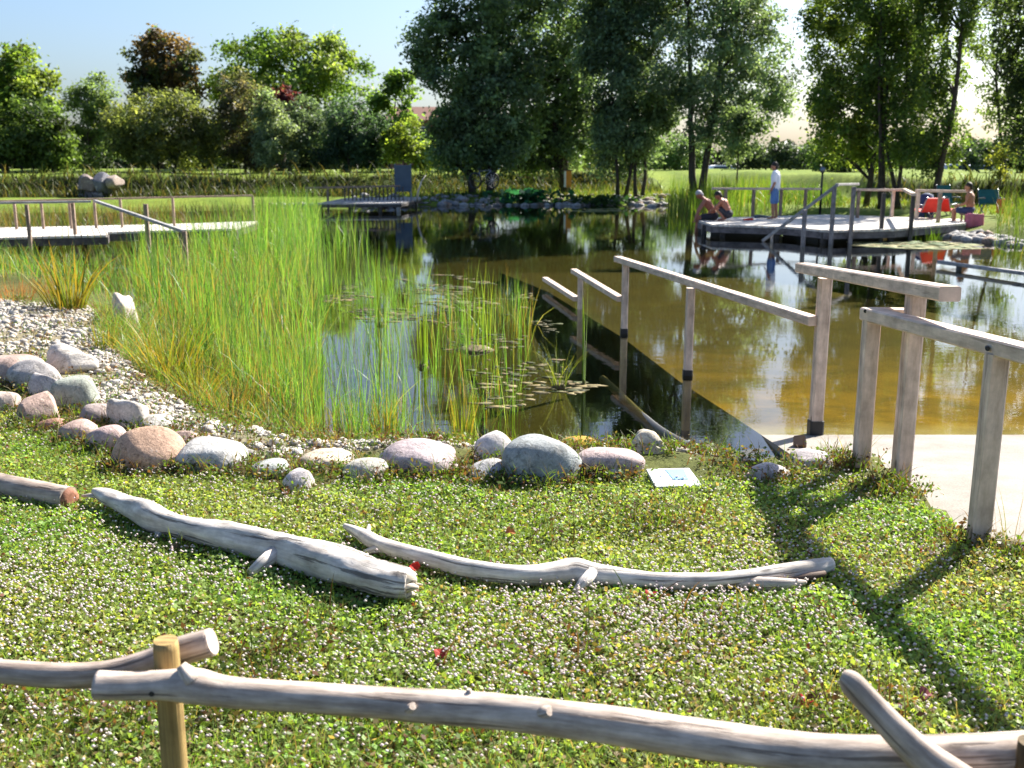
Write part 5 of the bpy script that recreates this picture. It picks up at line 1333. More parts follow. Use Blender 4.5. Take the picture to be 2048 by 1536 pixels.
railbeam(root, s0, s1, 0.08, 0.06, 'grey_wood', 'stair_rail')
t = AT(291, 408, wl[2].y - 2.3); upright(root, 'post', M['far_wood'], AT(291, 408, wl[2].y - 1.0), AT(291, 408, wl[2].y - 1.0) * 1.0 - Vector((0, 0, 1.5)), 0.09)
t = s1; upright(root, 'post', M['far_wood'], (t.x, t.y, t.z), (t.x, t.y, -0.4), 0.09)
for u in (60, 150, 300, 350, 400, 460):
    p = G(u, 462, zW); upright(root, 'leg', M['deck_side'], (p.x, p.y + 0.5, zW - 0.06), (p.x, p.y + 0.5, -0.6), 0.12)
mb = MB()
st = G(238, 480, 0.2)
mb.box((st.x, st.y, 0.2), (0.9, 0.3, 0.05)); mb.build('step', M['deck'], root)
mb = MB(); st = G(350, 480, 0.2)

# deck in the middle distance with dark screen
zM = 0.36
mp = [G(632, 407, zM), G(800, 406, zM), G(842, 398, zM), G(840, 394, zM), G(690, 396, zM)]
root = empty('swim_platform', (mp[1].x, mp[1].y, 0), 'low grey platform with a dark screen on the far shore left of the grove', 'platform')
deck_boards([tuple(p)[:2] for p in mp], zM, 0.06, (1, 0.1), 0.16, M['grey_wood'], 'deck_floor', root)
mb = MB()
for p, q in zip(mp[:2], mp[1:3]): mb.beam(p + Vector((0, 0.05, -0.12)), q + Vector((0, 0.05, -0.12)), 0.06, 0.12)
mb.build('edge_beam', M['deck_side'], root)
for u in (640, 700, 760, 796):
    p = G(u, 406, zM); upright(root, 'leg', M['grey_wood'] if u == 796 else M['deck_side'], (p.x, p.y + 0.1, zM - 0.07), (p.x, p.y + 0.1, -0.9), 0.16)
sa, sb = AT(690, 398, 47.2), AT(806, 396, 47.2)
mb = MB()
for i in range(16):
    t = i / 15; p = sa.lerp(sb, t); mb.beam((p.x, p.y, zM), (p.x, p.y, AT(690, 373, 47.2).z), 0.15, 0.04, up=UPX)
mb.build('screen', M['deck_side'], root)
railbeam(root, AT(610, 376, 46.0), AT(800, 372, 47.4), 0.1, 0.08, 'far_wood', 'rail')
for u, Y in ((614, 46.0), (655, 46.4)):
    t = AT(u, 378, Y); upright(root, 'post', M['far_wood'], t, (t.x, t.y, -0.2), 0.09)

root = empty('notice_board', AT(806, 398, 48.2), 'blue grey board standing upright at the end of the far platform', 'board')
b0 = AT(806, 362, 48.2)
mb = MB(); mb.box((b0.x, b0.y, b0.z + 0.12), (0.78, 0.05, 1.2)); mb.build('panel', M['board_grey'], root)
for dx in (-0.36, 0.36):
    mb = MB(); mb.beam((b0.x + dx, b0.y + 0.05, 0.2), (b0.x + dx, b0.y + 0.05, b0.z + 0.78), 0.07, 0.07, up=UPX); mb.build('post', M['metal'], root)

# right deck
zD = 0.36
dp = [G(1398, 441, zD), G(1425, 449, zD), G(1575, 453, zD), G(1660, 461, zD), G(1790, 458, zD), G(1932, 446, zD), G(1925, 438, zD), G(1660, 429, zD), G(1480, 434, zD), G(1410, 434, zD)]
deck = root = empty('bathing_deck', (dp[2].x, dp[2].y, 0), 'large weathered bathing deck with handrails on the right, people on it', 'deck')
deck_boards([tuple(p)[:2] for p in dp], zD, 0.06, (1, -0.05), 0.15, M['deck'], 'deck_floor', root)
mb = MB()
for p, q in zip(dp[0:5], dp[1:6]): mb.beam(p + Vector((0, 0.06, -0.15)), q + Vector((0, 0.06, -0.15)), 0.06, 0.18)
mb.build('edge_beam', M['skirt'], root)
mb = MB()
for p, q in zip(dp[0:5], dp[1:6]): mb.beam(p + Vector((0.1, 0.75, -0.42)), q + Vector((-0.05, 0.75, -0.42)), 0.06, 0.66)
mb.build('under_deck_dark', M['black'], root)  # black boards added to make the gap under the deck dark
for u, v in ((1412, 446), (1450, 450), (1560, 453), (1655, 461), (1790, 458), (1870, 451), (1920, 446)):
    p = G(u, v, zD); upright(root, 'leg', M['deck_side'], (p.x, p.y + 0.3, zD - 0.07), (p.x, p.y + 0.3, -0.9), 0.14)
mb = MB(); p = G(1630, 466, 0.16); mb.box((p.x + 0.2, p.y - 0.1, 0.16), (1.1, 0.32, 0.05)); mb.box((p.x - 0.3, p.y - 0.1, -0.1), (0.05, 0.28, 0.5)); mb.box((p.x + 0.7, p.y - 0.1, -0.1), (0.05, 0.28, 0.5)); mb.build('step', M['grey_wood'], root)
yB = dp[8].y + 0.0
def onb(u, v): return AT(u, v, np.interp(u, [1410, 1480, 1660, 1925], [dp[9].y, dp[8].y, dp[7].y, dp[6].y]))
railbeam(root, onb(1425, 377), onb(1640, 378), 0.11, 0.07, 'rail')
for u in (1452, 1508, 1563, 1612):
    t = onb(u, 378); upright(root, 'post', M['far_wood'], (t.x, t.y, t.z - 0.02), (t.x, t.y, 0.0), 0.10)
# front left stair rail going down into the water
yS = dp[3].y
sr0 = G(1525, 482, 0.02); sr1 = AT(1676, 369, yS - 0.2)
railbeam(root, sr0, sr1, 0.09, 0.08, 'grey_wood', 'stair_rail')
railbeam(root, sr1 - Vector((0.03, 0, 0)), AT(1716, 368, yS + 1.6), 0.09, 0.06, 'grey_wood')
for u, vt, Y, zb in ((1610, 418, yS - 0.9, -0.9), (1669, 372, yS - 0.15, -0.9), (1708, 372, yS + 0.1, -0.6)):
    t = AT(u, vt, Y); upright(root, 'post', M['grey_wood'], (t.x, t.y, t.z - 0.02), (t.x, t.y, zb), 0.10, col=(0.75, 0.7, 0.7))
t = sr0; upright(root, 'post', M['grey_wood'], (t.x + 0.25, t.y, 0.18), (t.x + 0.25, t.y, -0.9), 0.07)
# right part of the railing
railbeam(root, AT(1705, 379, dp[7].y - 2.0), AT(1812, 380, dp[7].y - 1.6), 0.12, 0.08, 'rail')
railbeam(root, AT(1808, 379, dp[7].y - 1.6), AT(1828, 389, dp[4].y + 0.3), 0.12, 0.08, 'rail')
railbeam(root, AT(1832, 381, dp[6].y - 0.3), AT(1944, 383, dp[6].y - 0.1), 0.12, 0.08, 'rail')
for u, vt, Y, cm in ((1718, 381, dp[7].y - 2.0, 'far_wood'), (1787, 381, dp[7].y - 1.6, 'rail'), (1768, 386, dp[4].y + 0.1, 'deck_side'), (1827, 388, dp[4].y + 0.4, 'deck_side'), (1837, 384, dp[6].y - 0.3, 'rail'), (1881, 386, dp[5].y + 0.2, 'far_wood'), (1938, 386, dp[6].y - 0.2, 'rail')):
    t = AT(u, vt, Y); upright(root, 'post', M[cm], (t.x, t.y, t.z), (t.x, t.y, 0.0), 0.10)

# ------------------------------------------------------------------ small things far away
# white towel / dead branch in the water by the platform
tag(MB().sweep([G(830, 412, 0) - Vector((0, 0, 0.3)), AT(836, 385, 45.4), AT(843, 362, 45.5), AT(852, 350, 45.6)], [0.05, 0.045, 0.03, 0.012], 8, wob=0.1, col=(1.1, 1.1, 1.1)).build('dead_branch', M['drift']), 'pale bare branch sticking out of the water by the far platform', 'branch')
# wheel hung beside the grove trunks
root = empty('bicycle', AT(985, 395, 50.0), 'bicycle leaning at the grove trunks, front wheel turned to the water', 'bicycle')
wc = AT(985, 361, 50.0); wr = 0.36
mb = MB()
k = 28
ring = [(wc.x + wr * 0.8 * math.cos(2 * math.pi * i / k), wc.y + wr * 0.3 * math.cos(2 * math.pi * i / k), wc.z + wr * math.sin(2 * math.pi * i / k)) for i in range(k + 1)]
mb.sweep(ring, 0.04, 8, cap=False); wh = mb.build('wheel', M['black'], root)
mb = MB(); mb.ball(wc, 0.10, 8, (0.6, 0.5, 0.42))
for i in range(10):
    a = 2 * math.pi * i / 10; mb.sweep([wc, (wc.x + wr * 0.77 * math.cos(a), wc.y + wr * 0.29 * math.cos(a), wc.z + wr * 0.96 * math.sin(a))], 0.016, 5, col=(0.6, 0.52, 0.46))
mb.build('spokes', M['stone'], wh)
w2 = wc + Vector((-0.85, 0.45, -0.02))
mb = MB()
mb.sweep([(w2.x + wr * 0.8 * math.cos(2 * math.pi * i / k), w2.y - wr * 0.5 * math.cos(2 * math.pi * i / k), w2.z + wr * math.sin(2 * math.pi * i / k)) for i in range(k + 1)], 0.04, 8, cap=False); mb.build('wheel', M['black'], root)
mb = MB()
for a_, b_ in ((wc, wc + Vector((-0.1, 0.05, 0.5))), (wc + Vector((-0.1, 0.05, 0.45)), w2 + Vector((0.3, -0.15, -0.05))), (w2 + Vector((0.3, -0.15, -0.05)), w2 + Vector((0.2, -0.1, 0.5))), (w2 + Vector((0.2, -0.1, 0.45)), wc + Vector((-0.1, 0.05, 0.48))), (w2, w2 + Vector((0.2, -0.1, 0.42))), (w2, w2 + Vector((0.3, -0.15, -0.05)))):
    mb.sweep([a_, b_], 0.022, 6)
mb.build('frame', M['metal'], root)
hb = wc + Vector((-0.12, 0.06, 0.55)); mb = MB(); mb.sweep([hb + Vector((-0.1, -0.25, 0)), hb, hb + Vector((0.1, 0.25, 0))], 0.018, 6); mb.build('handlebar', M['black'], root)
mb = MB(); mb.ball(w2 + Vector((0.2, -0.1, 0.54)), (0.13, 0.08, 0.04), 8); mb.build('saddle', M['black'], root)
# orange box on the middle trunk
root = empty('rescue_box', AT(1136, 390, 55.6), 'orange cabinet with dark lid on a post in front of the middle grove tree', 'cabinet')
ob = AT(1136, 358, 55.6)
mb = MB(); mb.box(ob, (0.36, 0.2, 0.86)); bx = mb.build('box', M['orange_paint'], root)
mb = MB(); mb.box(ob + Vector((0, 0, 0.46)), (0.42, 0.26, 0.06)); mb.build('lid', M['black'], root)
mb = MB(); mb.box(ob + Vector((-0.16, -0.012, 0.0)), (0.1, 0.2, 0.84)); mb.build('side_strip', M['white_paint'], root)
mb = MB(); mb.beam((ob.x, ob.y + 0.14, 0.2), (ob.x, ob.y + 0.14, ob.z + 0.4), 0.09, 0.09, up=UPX); mb.build('post', M['far_wood'], root)
# lamp post behind the right deck
root = empty('lamp_post', AT(1645, 415, 37.5), 'thin dark lamp post on the far bank left of the stair rail top', 'lamp')
lp = AT(1645, 345, 37.5)
mb = MB(); mb.sweep([(lp.x, lp.y, 0.2), (lp.x, lp.y, lp.z)], [0.045, 0.035], 8); mb.build('pole', M['black'], root)
mb = MB(); mb.sweep([(lp.x, lp.y, lp.z - 0.02), (lp.x, lp.y, lp.z + 0.03), (lp.x, lp.y, lp.z + 0.16), (lp.x, lp.y, lp.z + 0.2)], [0.05, 0.09, 0.1, 0.03], 10); mb.build('lamp_head', M['metal'], root)
# brick house between the trees
root = empty('house', AT(830, 340, 96), 'red brick house with clay roof half hidden behind the trees', 'house')
h0 = AT(780, 300, 96); h1 = AT(872, 300, 96); zt = AT(800, 240, 96).z
mb = MB(); mb.box(((h0.x + h1.x) / 2, 99, zt / 2), (h1.x - h0.x, 6, zt)); hw = mb.build('wall', M['brick'], root)
mb = MB(); xm0, xm1 = h0.x - 0.4, h1.x + 0.4
mb.add([(xm0, 95.6, zt), (xm1, 95.6, zt), (xm1, 102.4, zt), (xm0, 102.4, zt), (xm0 + 0.5, 99, zt + 1.3), (xm1 - 0.5, 99, zt + 1.3)], [[0, 1, 5, 4], [1, 2, 5], [2, 3, 4, 5], [3, 0, 4], [3, 2, 1, 0]]); mb.build('roof', M['roof'], root)
for t in (0.25, 0.7):
    x = h0.x + (h1.x - h0.x) * t
    mb = MB(); mb.box((x, 95.98, zt - 1.2), (0.8, 0.06, 1.2)); wf = mb.build('window', M['white_paint'], root)
    mb = MB(); mb.box((x, 95.94, zt - 1.2), (0.65, 0.02, 1.05)); mb.build('pane', M['glass'], wf)
# cars in the car park beyond the bank
def car(u, Y, rz, mat, label):
    p = AT(u, 335, Y); z = float(hfun(p.x, Y))
    root = empty('parked_car', (p.x, Y, z), label, 'car', 'cars parked beyond the bank', rz)
    m = Matrix.Translation(Vector((p.x, Y, z))) @ Matrix.Rotation(rz, 4, 'Z')
    prof = [(-2.0, 0.35), (-2.05, 0.75), (-1.95, 0.9), (-1.2, 0.95), (1.0, 0.95), (1.9, 0.8), (2.05, 0.6), (2.0, 0.35)]
    cab = [(-1.75, 0.93), (-1.35, 1.40), (-0.9, 1.47), (0.2, 1.46), (0.55, 1.38), (1.15, 0.94)]
    def extr(pr, wd, inset):
        n = len(pr)
        vs = [m @ Vector((x, -wd, y)) for x, y in pr] + [m @ Vector((x, wd, y)) for x, y in pr]
        if inset: vs = [m @ Vector((x, -wd + (0.16 if y > 1.0 else 0), y)) for x, y in pr] + [m @ Vector((x, wd - (0.16 if y > 1.0 else 0), y)) for x, y in pr]
        return vs, [[i, (i + 1) % n, (i + 1) % n + n, i + n] for i in range(n)] + [list(range(n - 1, -1, -1)), list(range(n, 2 * n))]
    mb = MB(); mb.add(*extr(prof, 0.85, False)); mb.add(*extr(cab, 0.82, True)); mb.build('body', mat, root)
    for s in (-1, 1):
        mb = MB(); vs = [m @ Vector((x, s * (0.80 - (0.12 if y > 1.2 else 0.0)), y)) for x, y in ((-1.35, 1.0), (-1.15, 1.34), (0.25, 1.36), (0.75, 1.0))]
        vs2 = [v + m.to_3x3() @ Vector((0, s * 0.035, 0)) for v in vs]
        mb.add(vs + vs2, [[0, 1, 2, 3], [7, 6, 5, 4], [0, 4, 5, 1], [1, 5, 6, 2], [2, 6, 7, 3], [3, 7, 4, 0]]); mb.build('window', M['glass'], root)
        for x in (-1.25, 1.3):
            mb = MB(); mb.sweep([m @ Vector((x, s * 0.7, 0.32)), m @ Vector((x, s * 0.88, 0.32))], 0.32, 14); mb.build('wheel', M['black'], root)
red_p = plain('red car paint', (0.35, 0.04, 0.04), 0.3)
sil_p = plain('silver car paint', (0.5, 0.52, 0.55), 0.3)
car(1015, 95, 1.3, M['white_paint'], 'white car seen between the grove trunks left of the orange cabinet')
car(1449, 95, 0.1, M['white_paint'], 'white car behind the bank left of the standing man')
car(1912, 97, 0.2, sil_p, 'silver car beyond the bank behind the leaning birch')
car(1962, 97, 0.1, M['white_paint'], 'white car beyond the bank near the right edge of the photo')

# ------------------------------------------------------------------ people
def cap(mb, p, q, r0, r1):
    p, q = Vector(p), Vector(q)
    mb.ball(p, r0, 10); mb.ball(q, r1, 10)
    mb.sweep([p, q], [r0, r1], 12)
def hand(mb, wrist, d, side, nrm):
    wrist, d, side, nrm = Vector(wrist), Vector(d).normalized(), Vector(side).normalized(), Vector(nrm).normalized()
    palm = wrist + d * 0.05
    mb.ball(wrist + d * 0.02, 0.027, 8)
    for k in range(4):
        o = side * ((k - 1.5) * 0.022)
        cap(mb, wrist + d * 0.02 + o * 0.6, palm + d * 0.045 + o, 0.015, 0.012)
        L = (0.058, 0.07, 0.066, 0.05)[k]
        a = palm + d * 0.045 + o; b = a + d * L * 0.55 + nrm * 0.012; c = b + d * L * 0.4 + nrm * 0.022
        cap(mb, a, b, 0.0105, 0.0095); cap(mb, b, c, 0.0095, 0.008)
    a = wrist + d * 0.03 + side * -0.03; b = a + d * 0.035 - side * 0.028 + nrm * 0.01; c = b + d * 0.03 + nrm * 0.012
    cap(mb, a, b, 0.014, 0.012); cap(mb, b, c, 0.012, 0.009)
def finish(mb, name, mat, root, vox=0.009, smooth=4):
    o = mb.build(name, mat, root)
    rm = o.modifiers.new('remesh', 'REMESH'); rm.mode = 'VOXEL'; rm.voxel_size = vox; rm.use_smooth_shade = True
    sm = o.modifiers.new('smooth', 'SMOOTH'); sm.factor = 0.5; sm.iterations = smooth
    return o
def person(label, origin, rz, J, skin, hair, shirt=None, shorts=None, short_len=0.75, long_hair=False, name='person', scale=1.0):
    """J: joint places in the person's own frame (x right, y forward, z up from the ground)"""
    root = empty(name, origin, label, 'person')
    m = Matrix.Translation(Vector(origin)) @ Matrix.Rotation(rz, 4, 'Z') @ Matrix.Scale(scale, 4)
    W = {k: m @ Vector(v) for k, v in J.items()}
    R3 = (m.to_3x3())
    f = lambda v: (R3 @ Vector(v)) / scale
    mb = MB()
    pel, wai, che, nec, hea = (W[k] for k in ('pelvis', 'waist', 'chest', 'neck', 'head'))
    right = (W['sh_r'] - W['sh_l']).normalized()
    hr = (W['hip_r'] - W['hip_l']).normalized()
    for c, r in ((pel, 0.125), (wai, 0.115), (che, 0.13)):
        ax = hr if c is pel else right
        cap(mb, c - ax * 0.06, c + ax * 0.06, r, r)
    for ax in (-0.06, 0.06):
        cap(mb, pel + hr * ax, wai + right * ax * 0.8, 0.12, 0.108); cap(mb, wai + right * ax * 0.8, che + right * ax, 0.108, 0.125)
    cap(mb, che, nec, 0.10, 0.055)
    cap(mb, nec, hea - (hea - nec) * 0.25, 0.055, 0.055)
    up = (hea - nec).normalized(); fw = W['face'] - hea; fw = (fw - up * fw.dot(up)).normalized(); sd_ = fw.cross(up)
    mb.ball(hea + up * 0.025 - fw * 0.012, 0.098, 14)
    cap(mb, hea + up * 0.0 + fw * 0.02, hea - up * 0.07 + fw * 0.045, 0.076, 0.046)
    cap(mb, hea + fw * 0.095 + up * 0.015, hea + fw * 0.118 - up * 0.018, 0.010, 0.014)
    for s in (-1, 1):
        mb.ball(hea + sd_ * s * 0.092 - up * 0.005, (0.016, 0.02, 0.03), 8)
        mb.ball(hea + sd_ * s * 0.032 + fw * 0.082 + up * 0.045, 0.016, 8)
    cap(mb, hea + fw * 0.088 - up * 0.052 - sd_ * 0.02, hea + fw * 0.088 - up * 0.052 + sd_ * 0.02, 0.010, 0.010)
    for s in ('l', 'r'):
        cap(mb, che.lerp(W['sh_' + s], 0.45) + (nec - che) * 0.25, W['sh_' + s], 0.085, 0.068)
        cap(mb, W['sh_' + s], W['el_' + s], 0.056, 0.042); cap(mb, W['el_' + s], W['wr_' + s], 0.043, 0.028)
        d = (W['wr_' + s] - W['el_' + s]).normalized(); n_ = f((0, 1, 0)); n_ = (n_ - d * n_.dot(d)); n_ = n_.normalized() if n_.length > 0.05 else right
        hand(mb, W['wr_' + s], d, d.cross(n_) * (1 if s == 'r' else -1), n_)
        cap(mb, W['hip_' + s], W['kn_' + s], 0.088, 0.06); cap(mb, W['kn_' + s], W['an_' + s], 0.062, 0.038)
        mb.ball(W['kn_' + s].lerp(W['an_' + s], 0.28), 0.058, 10)
        cap(mb, W['an_' + s], W['to_' + s], 0.04, 0.026)
    finish(mb, 'body', skin, root)
    mb = MB()
    mb.ball(hea + up * 0.045 - fw * 0.028, 0.103, 14)
    cap(mb, hea + up * 0.03 - fw * 0.05, hea - up * 0.05 - fw * 0.055, 0.085, 0.06)
    if long_hair: cap(mb, hea - up * 0.03 - fw * 0.06, nec - fw * 0.06 - up * 0.03, 0.075, 0.05)
    finish(mb, 'hair', hair, root, 0.01)
    if shirt:
        mb = MB()
        for ax in (-0.06, 0.06):
            cap(mb, pel + hr * ax, wai + right * ax * 0.9, 0.142, 0.132); cap(mb, wai + right * ax * 0.9, che + right * ax, 0.132, 0.142)
        cap(mb, che, nec - (nec - che) * 0.1, 0.115, 0.07)
        for s in ('l', 'r'):
            cap(mb, che.lerp(W['sh_' + s], 0.4) + (nec - che) * 0.25, W['sh_' + s], 0.1, 0.085)
            cap(mb, W['sh_' + s], W['sh_' + s].lerp(W['el_' + s], 0.72), 0.082, 0.076)
        finish(mb, 'shirt', shirt, root, 0.012)
    if shorts:
        mb = MB()
        cap(mb, pel - hr * 0.07, pel + hr * 0.07, 0.138, 0.138)
        for s in ('l', 'r'):
            cap(mb, W['hip_' + s], W['hip_' + s].lerp(W['kn_' + s], short_len), 0.108, 0.092)
        finish(mb, 'shorts', shorts, root, 0.012)
    return root
stand = dict(pelvis=(0, 0, 0.96), waist=(0, -0.01, 1.10), chest=(0, 0.0, 1.32), neck=(0, 0.02, 1.49), head=(0, 0.06, 1.615), face=(0.0, 0.30, 1.55), sh_l=(-0.175, 0, 1.41), sh_r=(0.175, 0, 1.41),
             el_l=(-0.225, -0.03, 1.12), el_r=(0.225, -0.02, 1.12), wr_l=(-0.22, 0.08, 0.88), wr_r=(0.22, 0.07, 0.88), hip_l=(-0.09, 0, 0.92), hip_r=(0.09, 0, 0.92), kn_l=(-0.10, 0.03, 0.50), kn_r=(0.10, -0.02, 0.50),
             an_l=(-0.11, -0.01, 0.08), an_r=(0.11, -0.06, 0.08), to_l=(-0.13, 0.15, 0.03), to_r=(0.13, 0.10, 0.03))
pm = G(1547, 439, zD)
person('person standing barefoot on the deck in a white t-shirt and blue knee shorts, head bowed', (pm.x, pm.y, zD), R(62), stand, M['skin'], M['hair_dark'], M['white_cloth'], M['blue_cloth'], 0.88)
# grey haired person sitting on the deck edge, legs over the water, bent forward
sitj = dict(pelvis=(0, 0.0, 0.12), waist=(0, 0.07, 0.27), chest=(0, 0.21, 0.47), neck=(0, 0.33, 0.60), head=(0, 0.43, 0.68), face=(0, 0.58, 0.56), sh_l=(-0.18, 0.26, 0.53), sh_r=(0.18, 0.26, 0.53),
            el_l=(-0.22, 0.42, 0.28), el_r=(0.22, 0.42, 0.28), wr_l=(-0.16, 0.50, 0.05), wr_r=(0.17, 0.50, 0.05), hip_l=(-0.09, 0.02, 0.11), hip_r=(0.09, 0.02, 0.11), kn_l=(-0.11, 0.44, 0.06), kn_r=(0.11, 0.44, 0.06),
            an_l=(-0.11, 0.50, -0.36), an_r=(0.12, 0.40, -0.36), to_l=(-0.12, 0.66, -0.42), to_r=(0.13, 0.56, -0.42))
pg = G(1428, 440, zD)
person('grey haired person sitting bent forward on the left deck end, legs over water', (pg.x, pg.y, zD), R(84), sitj, M['skin_red'], M['hair_grey'], None, M['dark_cloth'], 0.7, scale=1.12)
squat = dict(pelvis=(0, 0.0, 0.22), waist=(0, 0.05, 0.36), chest=(0, 0.15, 0.54), neck=(0, 0.25, 0.66), head=(0, 0.33, 0.75), face=(0, 0.52, 0.64), sh_l=(-0.17, 0.2, 0.60), sh_r=(0.17, 0.2, 0.60),
             el_l=(-0.24, 0.36, 0.40), el_r=(0.24, 0.36, 0.40), wr_l=(-0.1, 0.50, 0.30), wr_r=(0.1, 0.50, 0.30), hip_l=(-0.09, 0.02, 0.2), hip_r=(0.09, 0.02, 0.2), kn_l=(-0.17, 0.36, 0.44), kn_r=(0.17, 0.36, 0.44),
             an_l=(-0.14, 0.10, 0.07), an_r=(0.14, 0.10, 0.07), to_l=(-0.16, 0.28, 0.03), to_r=(0.16, 0.28, 0.03))
ps = G(1456, 442, zD)
person('dark haired person crouching on the deck behind the grey haired one', (ps.x, ps.y, zD), R(70), squat, M['skin_red'], M['hair_dark'], None, M['dark_cloth'], 0.6)
sitc = dict(pelvis=(0, 0.0, 0.50), waist=(0, 0.0, 0.66), chest=(0, 0.03, 0.88), neck=(0, 0.06, 1.05), head=(0, 0.10, 1.17), face=(0, 0.35, 1.08), sh_l=(-0.18, 0.03, 0.97), sh_r=(0.18, 0.03, 0.97),
            el_l=(-0.24, 0.10, 0.70), el_r=(0.24, 0.10, 0.70), wr_l=(-0.1, 0.30, 0.62), wr_r=(0.1, 0.30, 0.62), hip_l=(-0.09, 0.02, 0.48), hip_r=(0.09, 0.02, 0.48), kn_l=(-0.12, 0.44, 0.48), kn_r=(0.12, 0.44, 0.48),
            an_l=(-0.13, 0.42, 0.08), an_r=(0.13, 0.42, 0.08), to_l=(-0.14, 0.60, 0.03), to_r=(0.14, 0.60, 0.03))
pr_ = AT(1938, 438, 31.4); zg = float(hfun(pr_.x, 31.4))
person('bare chested dark haired person sitting on a stool beyond the right end of the deck', (pr_.x, 31.4, zg), R(60), sitc, M['skin'], M['hair_dark'], None, M['navy_cloth'], 0.7)
root = empty('stool', (pr_.x, 31.4, zg), 'low stool under the seated person draped by the pink towel', 'stool')
mb = MB(); mb.box((pr_.x, 31.4, zg + 0.36), (0.42, 0.36, 0.05)); mb.build('seat', M['far_wood'], root)
for sx in (-0.17, 0.17):
    for sy in (-0.14, 0.14):
        mb = MB(); mb.beam((pr_.x + sx, 31.4 + sy, zg), (pr_.x + sx, 31.4 + sy, zg + 0.34), 0.05, 0.05, up=UPX); mb.build('leg', M['far_wood'], root)
def cloth(name, label, c, w_, h_, mat, depth=0.05, cat='towel', seed=1, rz=0.0):
    """a hanging or lying folded cloth with ripples and thickness"""
    nx, nz = 12, 8
    rr = random.Random(seed); p1, p2 = rr.uniform(0, 6), rr.uniform(0, 6)
    m = Matrix.Translation(Vector(c)) @ Matrix.Rotation(rz, 4, 'Z')
    vs, fs = [], []
    for s in (0, 1):
        for i in range(nx + 1):
            for j in range(nz + 1):
                x, z = (i / nx - 0.5) * w_ * (1 + 0.08 * (1 - j / nz)), (j / nz) * h_
                vs.append(m @ Vector((x, 0.04 * math.sin(x * 18 + p1) * (1.2 - j / nz) + 0.02 * math.sin(z * 9 + p2) + s * depth, z + 0.015 * math.sin(x * 11 + p2))))
    k = (nx + 1) * (nz + 1)
    for i in range(nx):
        for j in range(nz):
            a, b, c_, d = i * (nz + 1) + j, (i + 1) * (nz + 1) + j, (i + 1) * (nz + 1) + j + 1, i * (nz + 1) + j + 1
            fs += [[a, b, c_, d], [d + k, c_ + k, b + k, a + k]]
    for i in range(nx):
        for j0 in (0, nz):
            a, b = i * (nz + 1) + j0, (i + 1) * (nz + 1) + j0
            fs.append([a, a + k, b + k, b] if j0 == 0 else [a, b, b + k, a + k])
    for j in range(nz):
        for i0 in (0, nx):
            a, b = i0 * (nz + 1) + j, i0 * (nz + 1) + j + 1
            fs.append([a, b, b + k, a + k] if i0 == 0 else [a, a + k, b + k, b])
    mb = MB(); mb.add(vs, fs, None, (1, 1, 1), True)
    return tag(mb.build(name, mat), label, cat)
cloth('towel', 'pink towel hanging at the feet of the seated person', (pr_.x - 0.02, 30.95, zg - 0.02), 0.52, 0.42, M['pink_cloth'], seed=3)
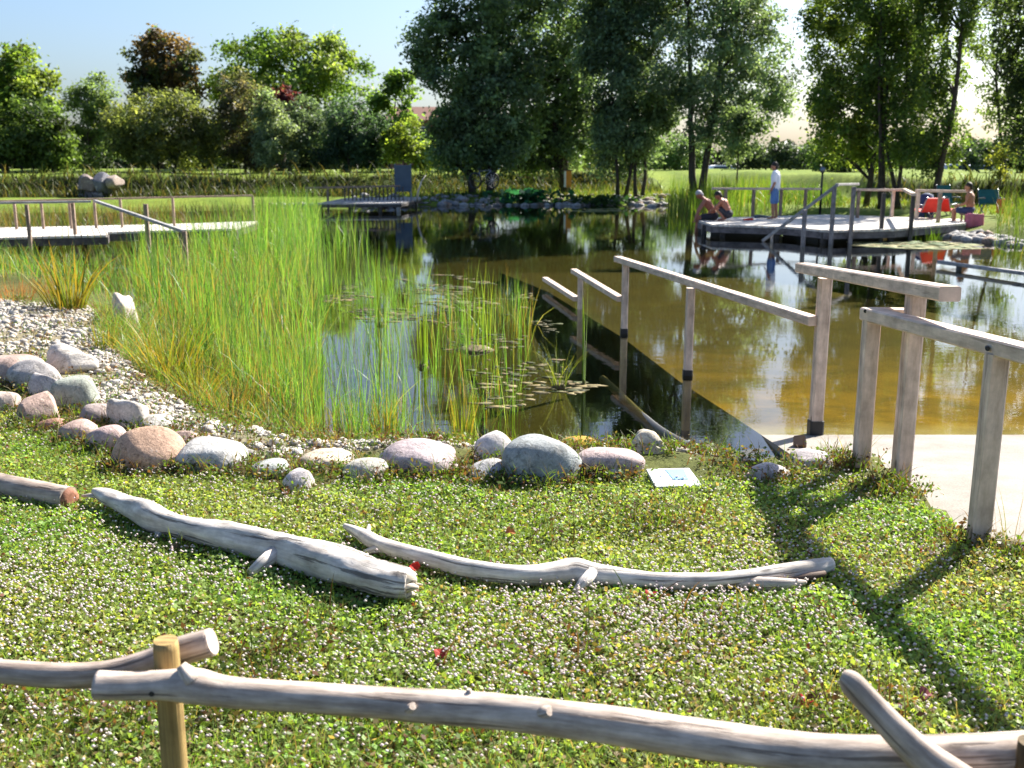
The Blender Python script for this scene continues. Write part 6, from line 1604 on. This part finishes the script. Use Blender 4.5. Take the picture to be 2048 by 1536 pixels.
def chair(label, u, Y, mat, rz, h=0.85, wd=0.55):
    p = AT(u, 430, Y); z = float(hfun(p.x, Y)); z = max(z, 0.2)
    root = empty('deck_chair', (p.x, Y, z), label, 'chair', 'folding chairs on the bank', rz)
    m = Matrix.Translation(Vector((p.x, Y, z))) @ Matrix.Rotation(rz, 4, 'Z')
    hw = wd / 2
    pt = lambda x, y, zz: m @ Vector((x, y, zz))
    mb = MB()
    def slab(q):
        n_ = (q[1] - q[0]).cross(q[3] - q[0]).normalized() * 0.03
        return [*q, *[a + n_ for a in q]], [[0, 3, 2, 1], [4, 5, 6, 7], [0, 1, 5, 4], [1, 2, 6, 5], [2, 3, 7, 6], [3, 0, 4, 7]]
    mb.add(*slab([pt(-hw, -0.25, 0.36), pt(hw, -0.25, 0.36), pt(hw, 0.25, 0.42), pt(-hw, 0.25, 0.42)])); mb.build('seat', mat, root)
    mb = MB(); mb.add(*slab([pt(-hw, -0.26, 0.38), pt(-hw, -0.5, h), pt(hw, -0.5, h), pt(hw, -0.26, 0.38)])); mb.build('backrest', mat, root)
    for s in (-1, 1):
        mb = MB(); mb.sweep([pt(s * hw, 0.3, 0), pt(s * hw, -0.28, 0.40), pt(s * hw, -0.52, h + 0.04)], 0.018, 8); mb.build('leg', M['metal'], root)
        mb = MB(); mb.sweep([pt(s * hw * 0.95, -0.35, 0), pt(s * hw * 0.95, 0.25, 0.41)], 0.018, 8); mb.build('leg', M['metal'], root)
        mb = MB(); mb.sweep([pt(s * hw, -0.36, 0.58), pt(s * hw, 0.2, 0.6)], 0.022, 8); mb.build('armrest', M['metal'], root)
    return root
chair('red folding chair on the bank behind the right deck rail, seen from behind', 1846, 33.0, M['red_cloth'], R(18), 0.80, 0.62)
chair('red folding chair tilted back beside the seated person', 1890, 33.4, M['red_cloth'], R(-42), 0.76, 0.52)
chair('teal folding chair with tall back behind the red ones', 1898, 36.0, M['teal_cloth'], R(190), 0.98, 0.5)
chair('teal folding chair right of the seated person', 1982, 35.0, M['teal_cloth'], R(175), 0.85, 0.65)
bg_ = AT(1853, 398, 34.2); zg2 = float(hfun(bg_.x, 34.2))
root = empty('backpack', (bg_.x, 34.2, zg2), 'blue grey backpack standing up behind the left red chair', 'bag')
mb = MB(); mb.sweep([(bg_.x, 34.2, zg2), (bg_.x, 34.2, zg2 + 0.15), (bg_.x, 34.2, zg2 + 0.75), (bg_.x, 34.2, zg2 + 1.0), (bg_.x, 34.2, zg2 + 1.06)], [0.22, 0.27, 0.27, 0.2, 0.06], 14); mb.build('sack', M['navy_cloth'], root)
mb = MB(); mb.sweep([(bg_.x - 0.1, 33.95, zg2 + 0.9), (bg_.x - 0.14, 33.88, zg2 + 0.6), (bg_.x - 0.1, 33.93, zg2 + 0.25)], 0.025, 6); mb.build('strap', M['black'], root)
oc = AT(2002, 420, 34.0)
cloth('towel', 'orange towel hanging on the bank at the right of the teal chair', (oc.x, 34.0, float(hfun(oc.x, 34.0)) + 0.15), 0.25, 0.45, M['orange_cloth'], seed=6)
bc = G(1497, 441, zD)
cloth('towel', 'small red towel dropped on the deck left of the standing man', (bc.x, bc.y, zD), 0.28, 0.06, M['red_cloth'], 0.16, seed=8)
bc = G(1524, 436, zD)
cloth('towel', 'folded grey towel at the back of the deck by the standing man', (bc.x, bc.y, zD), 0.42, 0.08, M['board_grey'], 0.22, seed=9)
